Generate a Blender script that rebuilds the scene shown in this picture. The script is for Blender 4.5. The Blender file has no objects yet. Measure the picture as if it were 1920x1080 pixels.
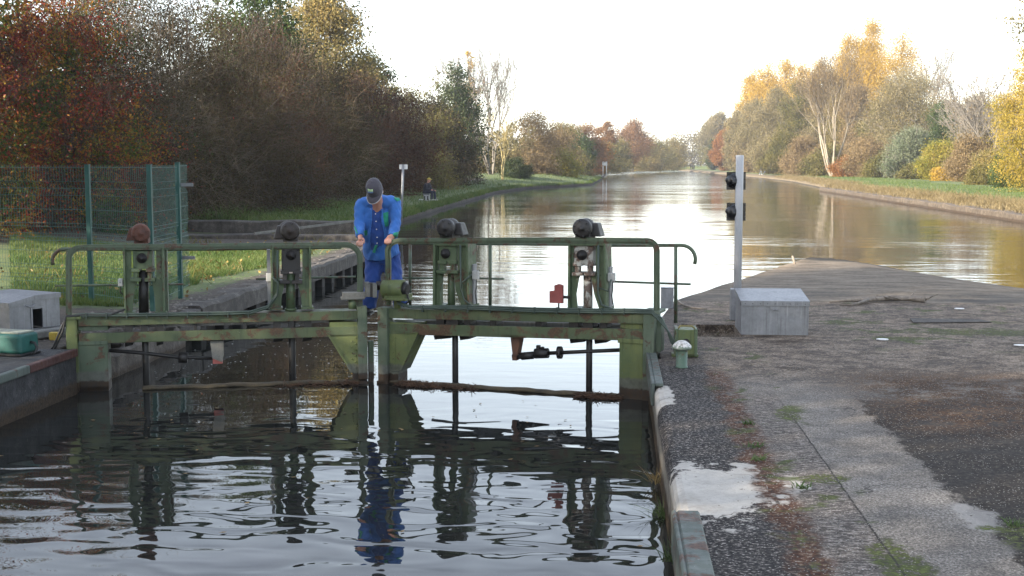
import bpy, bmesh, math, random
import numpy as np
from mathutils import Vector, Matrix
from mathutils.bvhtree import BVHTree

random.seed(7)
RNG = np.random.default_rng(11)
scene = bpy.context.scene
COL = scene.collection
rad = math.radians

# ---------------------------------------------------------------- camera maths (measuring the photo, 1920x1080 px)
F = 2353.0
EYE = Vector((0.0, 0.0, 2.45))
HOR = 307.0
PITCH = math.atan((540 - HOR) / F)
YAW = math.atan(190 * math.cos(PITCH) / F)          # the lock axis (+Y) vanishes at px 1150
FWD = Vector((-math.sin(YAW) * math.cos(PITCH), math.cos(YAW) * math.cos(PITCH), -math.sin(PITCH)))
RGT = Vector((math.cos(YAW), math.sin(YAW), 0))
UPV = RGT.cross(FWD)

def ray(px, py):
    return FWD * F + RGT * (px - 960) + UPV * (540 - py)
def at_z(px, py, z):
    r = ray(px, py)
    return EYE + r * ((z - EYE.z) / r.z)
def at_y(px, py, Y):
    r = ray(px, py)
    return EYE + r * (Y / r.y)

# ---------------------------------------------------------------- objects
WL = {}
def mesh_obj(name, me, mat=None, parent=None, loc=None):
    o = bpy.data.objects.new(name, me)
    COL.objects.link(o)
    if mat is not None:
        for m in (mat if isinstance(mat, (list, tuple)) else [mat]):
            me.materials.append(m)
    if parent is not None:
        o.parent = parent
        WL[o.name] = WL[parent.name]
    else:
        L = Vector(loc) if loc is not None else Vector((0, 0, 0))
        o.location = L
        WL[o.name] = L
    return o

def thing(name, label, cat, loc=(0, 0, 0), group=None):
    o = bpy.data.objects.new(name, None)
    COL.objects.link(o)
    o.location = loc
    o.empty_display_size = 0.2
    WL[o.name] = Vector(loc)
    tag(o, label, cat, group)
    return o

def tag(o, label=None, cat=None, group=None, kind=None):
    if label: o['label'] = label
    if cat: o['category'] = cat
    if group: o['group'] = group
    if kind: o['kind'] = kind
    return o

class MB:
    """collects shapes (world coordinates) that become ONE mesh object"""
    def __init__(s, xf=None):
        s.v = []; s.f = []; s.sm = []; s.mi = []; s.xf = xf; s.m = 0
    def add(s, vs, fs, smooth=False):
        n = len(s.v)
        for p in vs:
            p = Vector(p)
            s.v.append(s.xf(p) if s.xf else p)
        for f in fs:
            s.f.append([n + i for i in f]); s.sm.append(smooth); s.mi.append(s.m)
        return s
    def box(s, a, b):
        x0, y0, z0 = a; x1, y1, z1 = b
        x0, x1 = min(x0, x1), max(x0, x1); y0, y1 = min(y0, y1), max(y0, y1); z0, z1 = min(z0, z1), max(z0, z1)
        vs = [(x0, y0, z0), (x1, y0, z0), (x1, y1, z0), (x0, y1, z0), (x0, y0, z1), (x1, y0, z1), (x1, y1, z1), (x0, y1, z1)]
        return s.add(vs, [(0, 3, 2, 1), (4, 5, 6, 7), (0, 1, 5, 4), (1, 2, 6, 5), (2, 3, 7, 6), (3, 0, 4, 7)])
    def hexa(s, bottom, top):
        n = len(bottom)
        fs = [tuple(range(n))[::-1], tuple(range(n, 2 * n))]
        for i in range(n):
            j = (i + 1) % n
            fs.append((i, j, n + j, n + i))
        return s.add(list(bottom) + list(top), fs)
    def prism(s, poly, off):
        off = Vector(off)
        return s.hexa([Vector(p) for p in poly], [Vector(p) + off for p in poly])
    def tube(s, pts, r, n=8, caps=True, smooth=True, upv=None):
        pts = [Vector(p) for p in pts]
        k = len(pts)
        rs = r if isinstance(r, (list, tuple)) else [r] * k
        vs = []
        up = None
        for i in range(k):
            if i == 0: t = pts[1] - pts[0]
            elif i == k - 1: t = pts[-1] - pts[-2]
            else: t = (pts[i + 1] - pts[i]).normalized() + (pts[i] - pts[i - 1]).normalized()
            t.normalize()
            if up is None:
                up = Vector(upv) if upv else (Vector((0, 0, 1)) if abs(t.z) < .9 else Vector((1, 0, 0)))
            a = t.cross(up); a.normalize(); b = a.cross(t); b.normalize(); up = b
            for j in range(n):
                an = 2 * math.pi * j / n + (math.pi / n)
                q = a * math.cos(an) + b * math.sin(an)
                rr = rs[i]
                if isinstance(rr, tuple):
                    q = a * (math.cos(an) * rr[0]) + b * (math.sin(an) * rr[1]); rr = 1
                vs.append(pts[i] + q * rr)
        fs = []
        for i in range(k - 1):
            for j in range(n):
                j2 = (j + 1) % n
                fs.append((i * n + j, i * n + j2, (i + 1) * n + j2, (i + 1) * n + j))
        s.add(vs, fs, smooth)
        if caps:
            m = len(s.v) - len(vs)
            s.f.append([m + j for j in range(n)][::-1]); s.sm.append(False); s.mi.append(s.m)
            s.f.append([m + (k - 1) * n + j for j in range(n)]); s.sm.append(False); s.mi.append(s.m)
        return s
    def lathe(s, prof, c, axis=(0, 0, 1), n=20, smooth=True):
        ax = Vector(axis).normalized(); c = Vector(c)
        a = ax.cross(Vector((0, 0, 1)) if abs(ax.z) < .9 else Vector((1, 0, 0))).normalized(); b = ax.cross(a)
        vs = []
        for r, h in prof:
            for j in range(n):
                an = 2 * math.pi * j / n
                vs.append(c + ax * h + (a * math.cos(an) + b * math.sin(an)) * r)
        fs = []
        for i in range(len(prof) - 1):
            for j in range(n):
                j2 = (j + 1) % n
                fs.append((i * n + j, i * n + j2, (i + 1) * n + j2, (i + 1) * n + j))
        fs.append(tuple(range(n))[::-1]); fs.append(tuple((len(prof) - 1) * n + j for j in range(n)))
        return s.add(vs, fs, smooth)
    def ball(s, c, r, nu=12, nv=8, rot=None):
        c = Vector(c); r = Vector(r) if hasattr(r, '__len__') else Vector((r, r, r))
        vs = []
        for i in range(nv + 1):
            th = math.pi * i / nv
            for j in range(nu):
                ph = 2 * math.pi * j / nu
                p = Vector((r.x * math.sin(th) * math.cos(ph), r.y * math.sin(th) * math.sin(ph), r.z * math.cos(th)))
                if rot is not None: p = rot @ p
                vs.append(c + p)
        fs = []
        for i in range(nv):
            for j in range(nu):
                j2 = (j + 1) % nu
                fs.append((i * nu + j, (i + 1) * nu + j, (i + 1) * nu + j2, i * nu + j2))
        return s.add(vs, fs, True)
    def build(s, name, mat, parent=None, loc=None, bevel=0, seg=1, recalc=True):
        L = WL[parent.name] if parent is not None else (Vector(loc) if loc is not None else Vector((0, 0, 0)))
        me = bpy.data.meshes.new(name)
        me.from_pydata([tuple(p - L) for p in s.v], [], s.f)
        me.polygons.foreach_set('use_smooth', s.sm)
        me.polygons.foreach_set('material_index', s.mi)
        if recalc:
            bm = bmesh.new(); bm.from_mesh(me)
            bmesh.ops.recalc_face_normals(bm, faces=bm.faces[:])
            bm.to_mesh(me); bm.free()
        me.update()
        o = mesh_obj(name, me, mat, parent, loc)
        if bevel:
            md = o.modifiers.new('bevel', 'BEVEL'); md.width = bevel; md.segments = seg; md.limit_method = 'ANGLE'; md.angle_limit = rad(50)
        return o

def np_mesh(name, verts, quads, mat, parent=None, loc=None, smooth=False):
    """verts (N,3) world, quads (M,k)"""
    L = WL[parent.name] if parent is not None else (Vector(loc) if loc is not None else Vector((0, 0, 0)))
    verts = np.asarray(verts, dtype=np.float64) - np.array(L)
    quads = np.asarray(quads, dtype=np.int32)
    me = bpy.data.meshes.new(name)
    k = quads.shape[1]
    me.vertices.add(len(verts)); me.vertices.foreach_set('co', verts.astype(np.float32).ravel())
    me.loops.add(quads.size); me.loops.foreach_set('vertex_index', quads.ravel())
    me.polygons.add(len(quads)); me.polygons.foreach_set('loop_start', np.arange(0, quads.size, k, dtype=np.int32))
    me.polygons.foreach_set('use_smooth', np.full(len(quads), smooth))
    me.update(calc_edges=True); me.validate()
    return mesh_obj(name, me, mat, parent, loc)

# ---------------------------------------------------------------- materials
class NT:
    def __init__(s, name):
        s.m = bpy.data.materials.new(name); s.m.use_nodes = True
        s.t = s.m.node_tree; s.t.nodes.clear()
        s.out = s.t.nodes.new('ShaderNodeOutputMaterial')
    def n(s, typ, ins=None, **at):
        nd = s.t.nodes.new('ShaderNode' + typ)
        for k, v in at.items(): setattr(nd, k, v)
        for k, v in (ins or {}).items():
            sk = nd.inputs[k]
            if isinstance(v, bpy.types.NodeSocket): s.t.links.new(v, sk)
            elif isinstance(v, bpy.types.Node): s.t.links.new(v.outputs[0], sk)
            else:
                if hasattr(v, '__len__') and len(v) == 3 and sk.type == 'RGBA': v = (*v, 1)
                sk.default_value = v
        return nd
    def math(s, op, a, b=0.0, c=None, clamp=False):
        ins = {0: a, 1: b}
        if c is not None: ins[2] = c
        return s.n('Math', ins, operation=op, use_clamp=clamp).outputs[0]
    def pos(s): return s.n('NewGeometry').outputs['Position']
    def sep(s, v): 
        q = s.n('SeparateXYZ', {0: v}); return q.outputs[0], q.outputs[1], q.outputs[2]
    def comb(s, x, y, z): return s.n('CombineXYZ', {0: x, 1: y, 2: z}).outputs[0]
    def scale(s, v, k): return s.n('VectorMath', {0: v, 1: k}, operation='MULTIPLY').outputs[0]
    def noise(s, v, sc, det=3.0, rough=.55, dist=0.0):
        return s.n('TexNoise', {'Vector': v, 'Scale': sc, 'Detail': det, 'Roughness': rough, 'Distortion': dist}).outputs[0]
    def voro(s, v, sc, out=0, feature='F1'):
        return s.n('TexVoronoi', {'Vector': v, 'Scale': sc}, feature=feature).outputs[out]
    def rng(s, v, a, b, c=0.0, d=1.0, smooth=True):
        return s.n('MapRange', {0: v, 1: a, 2: b, 3: c, 4: d}, interpolation_type='SMOOTHSTEP' if smooth else 'LINEAR').outputs[0]
    def mix(s, f, a, b, mode='MIX'):
        nd = s.t.nodes.new('ShaderNodeMix'); nd.data_type = 'RGBA'; nd.blend_type = mode
        for idx, v in ((0, f), (6, a), (7, b)):
            sk = nd.inputs[idx]
            if isinstance(v, bpy.types.NodeSocket): s.t.links.new(v, sk)
            else:
                if hasattr(v, '__len__') and len(v) == 3: v = (*v, 1)
                sk.default_value = v
        return nd.outputs[2]
    def ramp(s, f, stops, interp='LINEAR'):
        nd = s.n('ValToRGB', {0: f}); cr = nd.color_ramp; cr.interpolation = interp
        while len(cr.elements) < len(stops): cr.elements.new(.5)
        for e, (p, c) in zip(cr.elements, stops):
            e.position = p; e.color = (*c, 1) if len(c) == 3 else c
        return nd.outputs[0]
    def bump(s, h, strength=.5, dist=.01, normal=None):
        ins = {'Height': h, 'Strength': strength, 'Distance': dist}
        if normal is not None: ins['Normal'] = normal
        return s.n('Bump', ins).outputs[0]
    def bsdf(s, col, rough=.6, metal=0.0, normal=None, **kw):
        ins = {'Base Color': col, 'Roughness': rough, 'Metallic': metal}
        if normal is not None: ins['Normal'] = normal
        ins.update(kw)
        b = s.n('BsdfPrincipled', ins)
        s.t.links.new(b.outputs[0], s.out.inputs[0])
        return s.m

def mat_plain(name, c, rough=.6, metal=0.0, var=.25, sc=6.0, bump=.15):
    t = NT(name); p = t.pos()
    n1 = t.noise(p, sc, 4); n2 = t.noise(p, sc * 9, 2)
    k = t.math('ADD', t.math('MULTIPLY', n1, .7), t.math('MULTIPLY', n2, .3))
    col = t.ramp(k, [(.3, tuple(x * (1 - var) for x in c)), (.7, tuple(min(1, x * (1 + var)) for x in c))])
    return t.bsdf(col, t.rng(n1, .3, .7, rough - .08, rough + .1), metal, t.bump(n2, bump, .004))

def mat_paint(name, c, c2, rust=.35, rough=.5, wl=False):
    """weathered painted steel: two paint tones, rust blotches, pale chips; wl: grey/brown slime band above the water"""
    t = NT(name); p = t.pos()
    n1 = t.noise(p, 3.2, 4); n2 = t.noise(p, 14, 4, .65); n3 = t.noise(p, 55, 2); n4 = t.noise(p, 5.5, 5, .7, .6)
    streak = t.noise(t.scale(p, (26, 26, 2.2)), 1.0, 4, .6)
    col = t.ramp(t.math('ADD', t.math('MULTIPLY', n1, .6), t.math('MULTIPLY', n2, .4)), [(.36, c), (.62, c2)])
    col = t.mix(t.rng(streak, .52, .74, 0, .55), col, tuple(x * .38 for x in c))
    rm = t.rng(n4, .64 - rust * .3, .70 - rust * .25)
    col = t.mix(t.math('MULTIPLY', rm, .85), col, t.ramp(n3, [(.3, (.035, .016, .010)), (.7, (.11, .045, .022))]))
    col = t.mix(t.rng(t.voro(p, 21), .075, .05), col, (.20, .21, .17))
    nz = n2
    if wl:
        x, y, z = t.sep(p)
        zz = t.math('ADD', z, t.math('MULTIPLY', t.math('SUBTRACT', n2, .5), .06))
        col = t.mix(t.rng(zz, .235, .205, 0, .8), col, t.ramp(n2, [(.3, (.055, .055, .045)), (.7, (.13, .13, .115))]))
        col = t.mix(t.rng(zz, .125, .105), col, t.ramp(n2, [(.35, (.014, .008, .004)), (.7, (.05, .028, .012))]))
    return t.bsdf(col, t.rng(n2, .3, .7, rough - .1, rough + .25), 0.0, t.bump(n2, .35, .004))

def mat_leaf(name, stops, patch=.35, trans=.35, rough=.55, hue=.5, lo=.3):
    """leaf colours: patches (noise) + one random tone per leaf"""
    t = NT(name); p = t.pos()
    r = t.n('NewGeometry').outputs['Random Per Island']
    n = t.noise(p, patch, 3, .6)
    k = t.math('ADD', t.math('MULTIPLY', t.rng(n, lo, 1 - lo), 1 - hue), t.math('MULTIPLY', r, hue))
    col = t.ramp(k, [(i / max(1, len(stops) - 1) * .9 + .05, c) for i, c in enumerate(stops)])
    br = t.n('TexWhiteNoise', {1: t.math('MULTIPLY', r, 917.3)}, noise_dimensions='1D').outputs[0]
    col = t.mix(t.rng(br, 0, 1, 0, .55, False), col, t.mix(1.0, col, (.42, .42, .42), 'MULTIPLY'))
    d = t.n('BsdfDiffuse', {0: col}); tr = t.n('BsdfTranslucent', {0: col})
    mx = t.n('MixShader', {0: trans, 1: d.outputs[0], 2: tr.outputs[0]})
    gl = t.n('BsdfGlossy', {0: (.5, .5, .5), 'Roughness': rough})
    m2 = t.n('MixShader', {0: .03, 1: mx.outputs[0], 2: gl.outputs[0]})
    t.t.links.new(m2.outputs[0], t.out.inputs[0])
    return t.m

def mat_bark(name, c, var=.4, sc=3.0):
    t = NT(name); p = t.pos()
    n = t.noise(t.scale(p, (5, 5, 1)), sc, 4, .65); r = t.n('NewGeometry').outputs['Random Per Island']
    k = t.math('ADD', t.math('MULTIPLY', n, .7), t.math('MULTIPLY', r, .3))
    col = t.ramp(k, [(.3, tuple(x * (1 - var) for x in c)), (.7, tuple(x * (1 + var) for x in c))])
    return t.bsdf(col, .85, 0, t.bump(n, .5, .02))
# ================================================================ camera, light, air
cam = bpy.data.cameras.new('camera'); cam.sensor_width = 36; cam.lens = F / 1920 * 36
cam.clip_start = .1; cam.clip_end = 6000
co = bpy.data.objects.new('camera', cam); COL.objects.link(co)
co.matrix_world = Matrix(((RGT.x, UPV.x, -FWD.x, EYE.x), (RGT.y, UPV.y, -FWD.y, EYE.y), (RGT.z, UPV.z, -FWD.z, EYE.z), (0, 0, 0, 1)))
scene.camera = co

ELEV = 21.0
SUN_H = Vector((-.80, -.60, 0)).normalized()                 # towards the sun, seen from above: left and a little behind
SUN_ROT = math.atan2(SUN_H.x, SUN_H.y)
sun = bpy.data.lights.new('sun', 'SUN'); sun.energy = 5.0; sun.angle = rad(.6); sun.color = (1.0, .88, .72)
so = bpy.data.objects.new('sun', sun); COL.objects.link(so)
sd = Vector((SUN_H.x * math.cos(rad(ELEV)), SUN_H.y * math.cos(rad(ELEV)), math.sin(rad(ELEV))))
so.rotation_euler = (-sd).to_track_quat('-Z', 'Y').to_euler(); so.location = sd * 80

w = bpy.data.worlds.new('World'); scene.world = w; w.use_nodes = True
nt = w.node_tree; nt.nodes.clear()
sky = nt.nodes.new('ShaderNodeTexSky'); sky.sky_type = 'NISHITA'; sky.sun_disc = False
sky.sun_elevation = rad(ELEV); sky.sun_rotation = SUN_ROT; sky.air_density = 1.0; sky.dust_density = 0.6; sky.ozone_density = 1.5
hs = nt.nodes.new('ShaderNodeHueSaturation'); hs.inputs['Saturation'].default_value = .56
bg = nt.nodes.new('ShaderNodeBackground'); bg.inputs[1].default_value = .15
wo = nt.nodes.new('ShaderNodeOutputWorld')
wb = nt.nodes.new('ShaderNodeMix'); wb.data_type = 'RGBA'; wb.blend_type = 'MULTIPLY'; wb.inputs[0].default_value = 1.0; wb.inputs[7].default_value = (1.04, 1.0, .975, 1)   # hazy autumn sky, camera's warm white balance
nt.links.new(sky.outputs[0], hs.inputs['Color']); nt.links.new(hs.outputs[0], wb.inputs[6]); nt.links.new(wb.outputs[2], bg.inputs[0]); nt.links.new(bg.outputs[0], wo.inputs[0])

vs = scene.view_settings; vs.view_transform = 'Standard'; vs.look = 'None'; vs.gamma = 1.0; vs.exposure = 1.88
scene.render.engine = 'CYCLES'
cy = scene.cycles; cy.use_denoising = True; cy.max_bounces = 7; cy.transparent_max_bounces = 8
cy.diffuse_bounces = 3; cy.glossy_bounces = 4; cy.transmission_bounces = 4; cy.volume_bounces = 0
cy.caustics_reflective = False; cy.caustics_refractive = False

def haze(density):
    t = NT('haze_air')
    v = t.n('VolumePrincipled', {'Color': (.80, .84, .92), 'Density': density, 'Anisotropy': .2})
    t.t.links.new(v.outputs[0], t.out.inputs[1])
    m = MB().box((-1700, -1700, -3.2), (1700, 1700, 40))
    o = m.build('haze', t.m); tag(o, kind='stuff')
HAZE = .00035
if HAZE: haze(HAZE)

# ================================================================ water
def mat_water():
    t = NT('canal_water'); p = t.pos(); x, y, z = t.sep(p)
    near1 = t.noise(t.comb(t.math('MULTIPLY', x, .52), y, 0), 3.3, 1, .42, .55)          # smooth rounded ripples in the chamber
    near2 = t.noise(t.comb(t.math('MULTIPLY', x, .7), y, 3.7), 4.4, 0, .5, .3)
    f1 = t.noise(t.comb(t.math('MULTIPLY', x, .24), y, 5.2), 1.7, 2, .5, .35)              # long-crested wind ripples upstream
    f2 = t.noise(t.comb(t.math('MULTIPLY', x, .40), y, 9.1), 6.0, 2, .5)
    up = t.rng(y, 13.4, 17.0)
    calm = t.math('ADD', .20, t.math('MULTIPLY', t.rng(y, 12.6, 10.8), .80))
    gust = t.rng(t.noise(t.comb(t.math('MULTIPLY', x, .08), t.math('MULTIPLY', y, .22), 1.3), 1.0, 2), .36, .64, .30, 1.0)
    near = t.math('MULTIPLY', t.math('ADD', t.math('MULTIPLY', near1, .0100), t.math('MULTIPLY', near2, .0022)), calm)
    far = t.math('ADD', t.math('MULTIPLY', f1, .021), t.math('MULTIPLY', f2, .0042))
    far = t.math('MULTIPLY', far, t.math('MULTIPLY', gust, t.math('MULTIPLY', t.rng(y, 13.4, 24, .25, 1), t.rng(y, 22, 90, 1.0, .35))))
    h = t.math('ADD', t.math('MULTIPLY', near, t.math('SUBTRACT', 1.0, up)), t.math('MULTIPLY', far, up))
    nm = t.bump(h, 1.0, 1.0)
    rough = t.math('ADD', .012, t.math('ADD', t.math('MULTIPLY', t.rng(y, 20, 45), t.math('MULTIPLY', gust, .06)), t.math('MULTIPLY', t.rng(y, 40, 160), .05)))   # ripples finer than a pixel
    b = t.bsdf((.016, .017, .015), rough, 0, nm, IOR=1.333)
    return b
def water_sheet():
    m = MB()
    ys = [-60, 0, 8, 13, 20, 40, 80, 160, 300, 620]; xs = [-60, -6, 0, 6, 30, 140]
    for i in range(len(ys) - 1):
        for j in range(len(xs) - 1):
            m.add([(xs[j], ys[i], 0), (xs[j + 1], ys[i], 0), (xs[j + 1], ys[i + 1], 0), (xs[j], ys[i + 1], 0)], [(0, 1, 2, 3)])
    tag(m.build('canal_water', mat_water()), kind='structure')
water_sheet()

# ================================================================ banks
def interp(tab, y):
    if y <= tab[0][0]: return tab[0][1]
    for (a, va), (b, vb) in zip(tab, tab[1:]):
        if y <= b: return va + (vb - va) * (y - a) / (b - a)
    return tab[-1][1]
L_EDGE = [(-80, -5.9), (31.4, -5.9), (31.9, -7.0), (36, -7.5), (40, -8.1), (51, -8.8), (65, -9.2), (105, -9.8), (122, -8.6), (143, -2.5), (200, -1.8), (390, -1.6), (478, -1.6), (486, 30), (492, 260), (1500, 300)]
R_EDGE = [(-80, 17.2), (53, 17.3), (115, 18.7), (117.5, 20.3), (125, 20.7), (170, 24), (215, 25), (330, 24.2), (450, 22.8), (462, 26), (470, 120), (1500, 1400)]
def wob(x, y, s=1.0):
    return (math.sin(x * 1.7 / s + y * .9 / s) + math.sin(x * .61 / s - y * 1.3 / s + 1.7) + math.sin(y * 2.3 / s + x * .4 / s + .6)) / 3
def l_h(off, y):
    a = .475 + .30 * min(1, max(0, (off - 4.2) / 3.5)) ** 1.5
    b = interp([(0, .20), (.25, .33), (1.0, .46), (3, .58), (6, .72), (20, .9)], off)
    k = min(1, max(0, (y - 33) / 5))
    if y > 122: b += .55 * min(1, (y - 122) / 20) * min(1, max(0, off - .4) / 4.5)
    h = a * (1 - k) + b * k
    return h + (.02 * wob(off * 2, y) if off > .6 else (.05 * wob(y * 2.7 + off * 3, y * 1.3) if y > 36 else 0))
def r_h(off, y):
    h = interp([(0, .20), (.3, .34), (1.2, .45), (2.6, .62), (5, .72), (30, .95)], off)
    return h + (.03 * wob(off, y) if off > .6 else 0)
def bank(name, edge, sgn, hf, mat, ylist):
    offs = [0, .12, .3, .6, .95, 1.4, 2, 2.7, 3.5, 4.5, 5.5, 6.5, 8, 10, 13, 18, 26, 40, 80, 200, 600, 1500]
    V = []; Q = []
    for y in ylist:
        e = interp(edge, y); n = (.10 * wob(y * .9, y * .37) + .10 * wob(y * 3.1, y * 1.7)) if y > 38 else 0
        V.append((e + n, y, -1.6))
        for o in offs: V.append((e + n + sgn * o, y, hf(o, y)))
    k = len(offs) + 1
    for i in range(len(ylist) - 1):
        for j in range(k - 1):
            q = (i * k + j, i * k + j + 1, (i + 1) * k + j + 1, (i + 1) * k + j)
            Q.append(q if sgn > 0 else q[::-1])
    o = np_mesh(name, V, Q, mat, smooth=True)
    return tag(o, kind='structure')
def ylist(a, fine, b):
    out = [a]; y = a
    while y < b:
        y += .5 if y < fine else max(.6, (y - fine) * .03 + .6); out.append(min(y, b))
    return out

def mat_bank(left):
    t = NT('bank_grass'); p = t.pos(); x, y, z = t.sep(p)
    n1 = t.noise(p, .6, 4); n2 = t.noise(p, 4, 4, .65); n3 = t.noise(p, 28, 3, .6)
    k = t.math('ADD', t.math('MULTIPLY', n1, .5), t.math('MULTIPLY', n2, .5))
    g = t.ramp(k, [(.35, (.045, .075, .018)), (.5, (.090, .128, .034)), (.66, (.155, .165, .058))])
    g = t.mix(t.rng(n3, .35, .65, 0, .45), g, (.03, .045, .012))
    dirt = t.ramp(t.math('ADD', t.math('MULTIPLY', n2, .5), t.math('MULTIPLY', n3, .5)), [(.36, (.018, .014, .010)), (.5, (.044, .034, .025)), (.66, (.088, .070, .052))])  # bare dirt, colour darkened to stand in for shade along the quay edge
    wv = t.math('MULTIPLY', t.math('SUBTRACT', n2, .5), 1.3)
    if left:
        near = t.rng(y, 33.0, 32.0)
        e1 = t.math('MULTIPLY', t.rng(t.math('ADD', x, wv), -6.50, -6.22), near)
        pth = t.math('MULTIPLY', t.rng(t.math('ADD', y, wv), 28.6, 29.4), t.rng(t.math('ADD', y, wv), 34.6, 33.8))
        e2 = t.rng(t.math('ADD', z, t.math('MULTIPLY', wv, .12)), .38, .28)
        e3 = t.math('MULTIPLY', t.rng(t.math('ADD', x, wv), -12.6, -13.6), t.rng(y, 133, 128))
        gap = t.math('MULTIPLY', t.rng(t.math('ADD', y, wv), 16.9, 16.3), t.rng(x, -9, -8))
        d = t.math('MAXIMUM', t.math('MAXIMUM', e1, pth), t.math('MAXIMUM', e2, t.math('MAXIMUM', e3, gap)))
        lit = t.rng(n3, .3, .7, .55, 1.0)
        dirt = t.mix(t.math('MULTIPLY', e3, .9), dirt, t.mix(lit, (.02, .016, .010), (.045, .034, .02)))
    else:
        d = t.rng(t.math('ADD', z, t.math('MULTIPLY', wv, .25)), .60, .48)
        dirt = t.ramp(t.math('ADD', t.math('MULTIPLY', n2, .5), t.math('MULTIPLY', n3, .5)), [(.36, (.055, .042, .025)), (.5, (.13, .10, .058)), (.66, (.21, .17, .105))])
    wet = t.rng(t.math('ADD', z, t.math('MULTIPLY', t.math('SUBTRACT', n2, .5), .3)), .14, .04)
    col = t.mix(d, g, dirt)
    col = t.mix(wet, col, (.018, .014, .010))
    return t.bsdf(col, .9, 0, t.bump(t.math('ADD', n3, n2), .7, .03))
bank('left_bank_ground', L_EDGE, -1, l_h, mat_bank(True), ylist(-80, 44, 520) + [700, 1500])
bank('right_bank_ground', R_EDGE, 1, r_h, mat_bank(False), ylist(-80, -80, 470) + [700, 1500])

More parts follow.
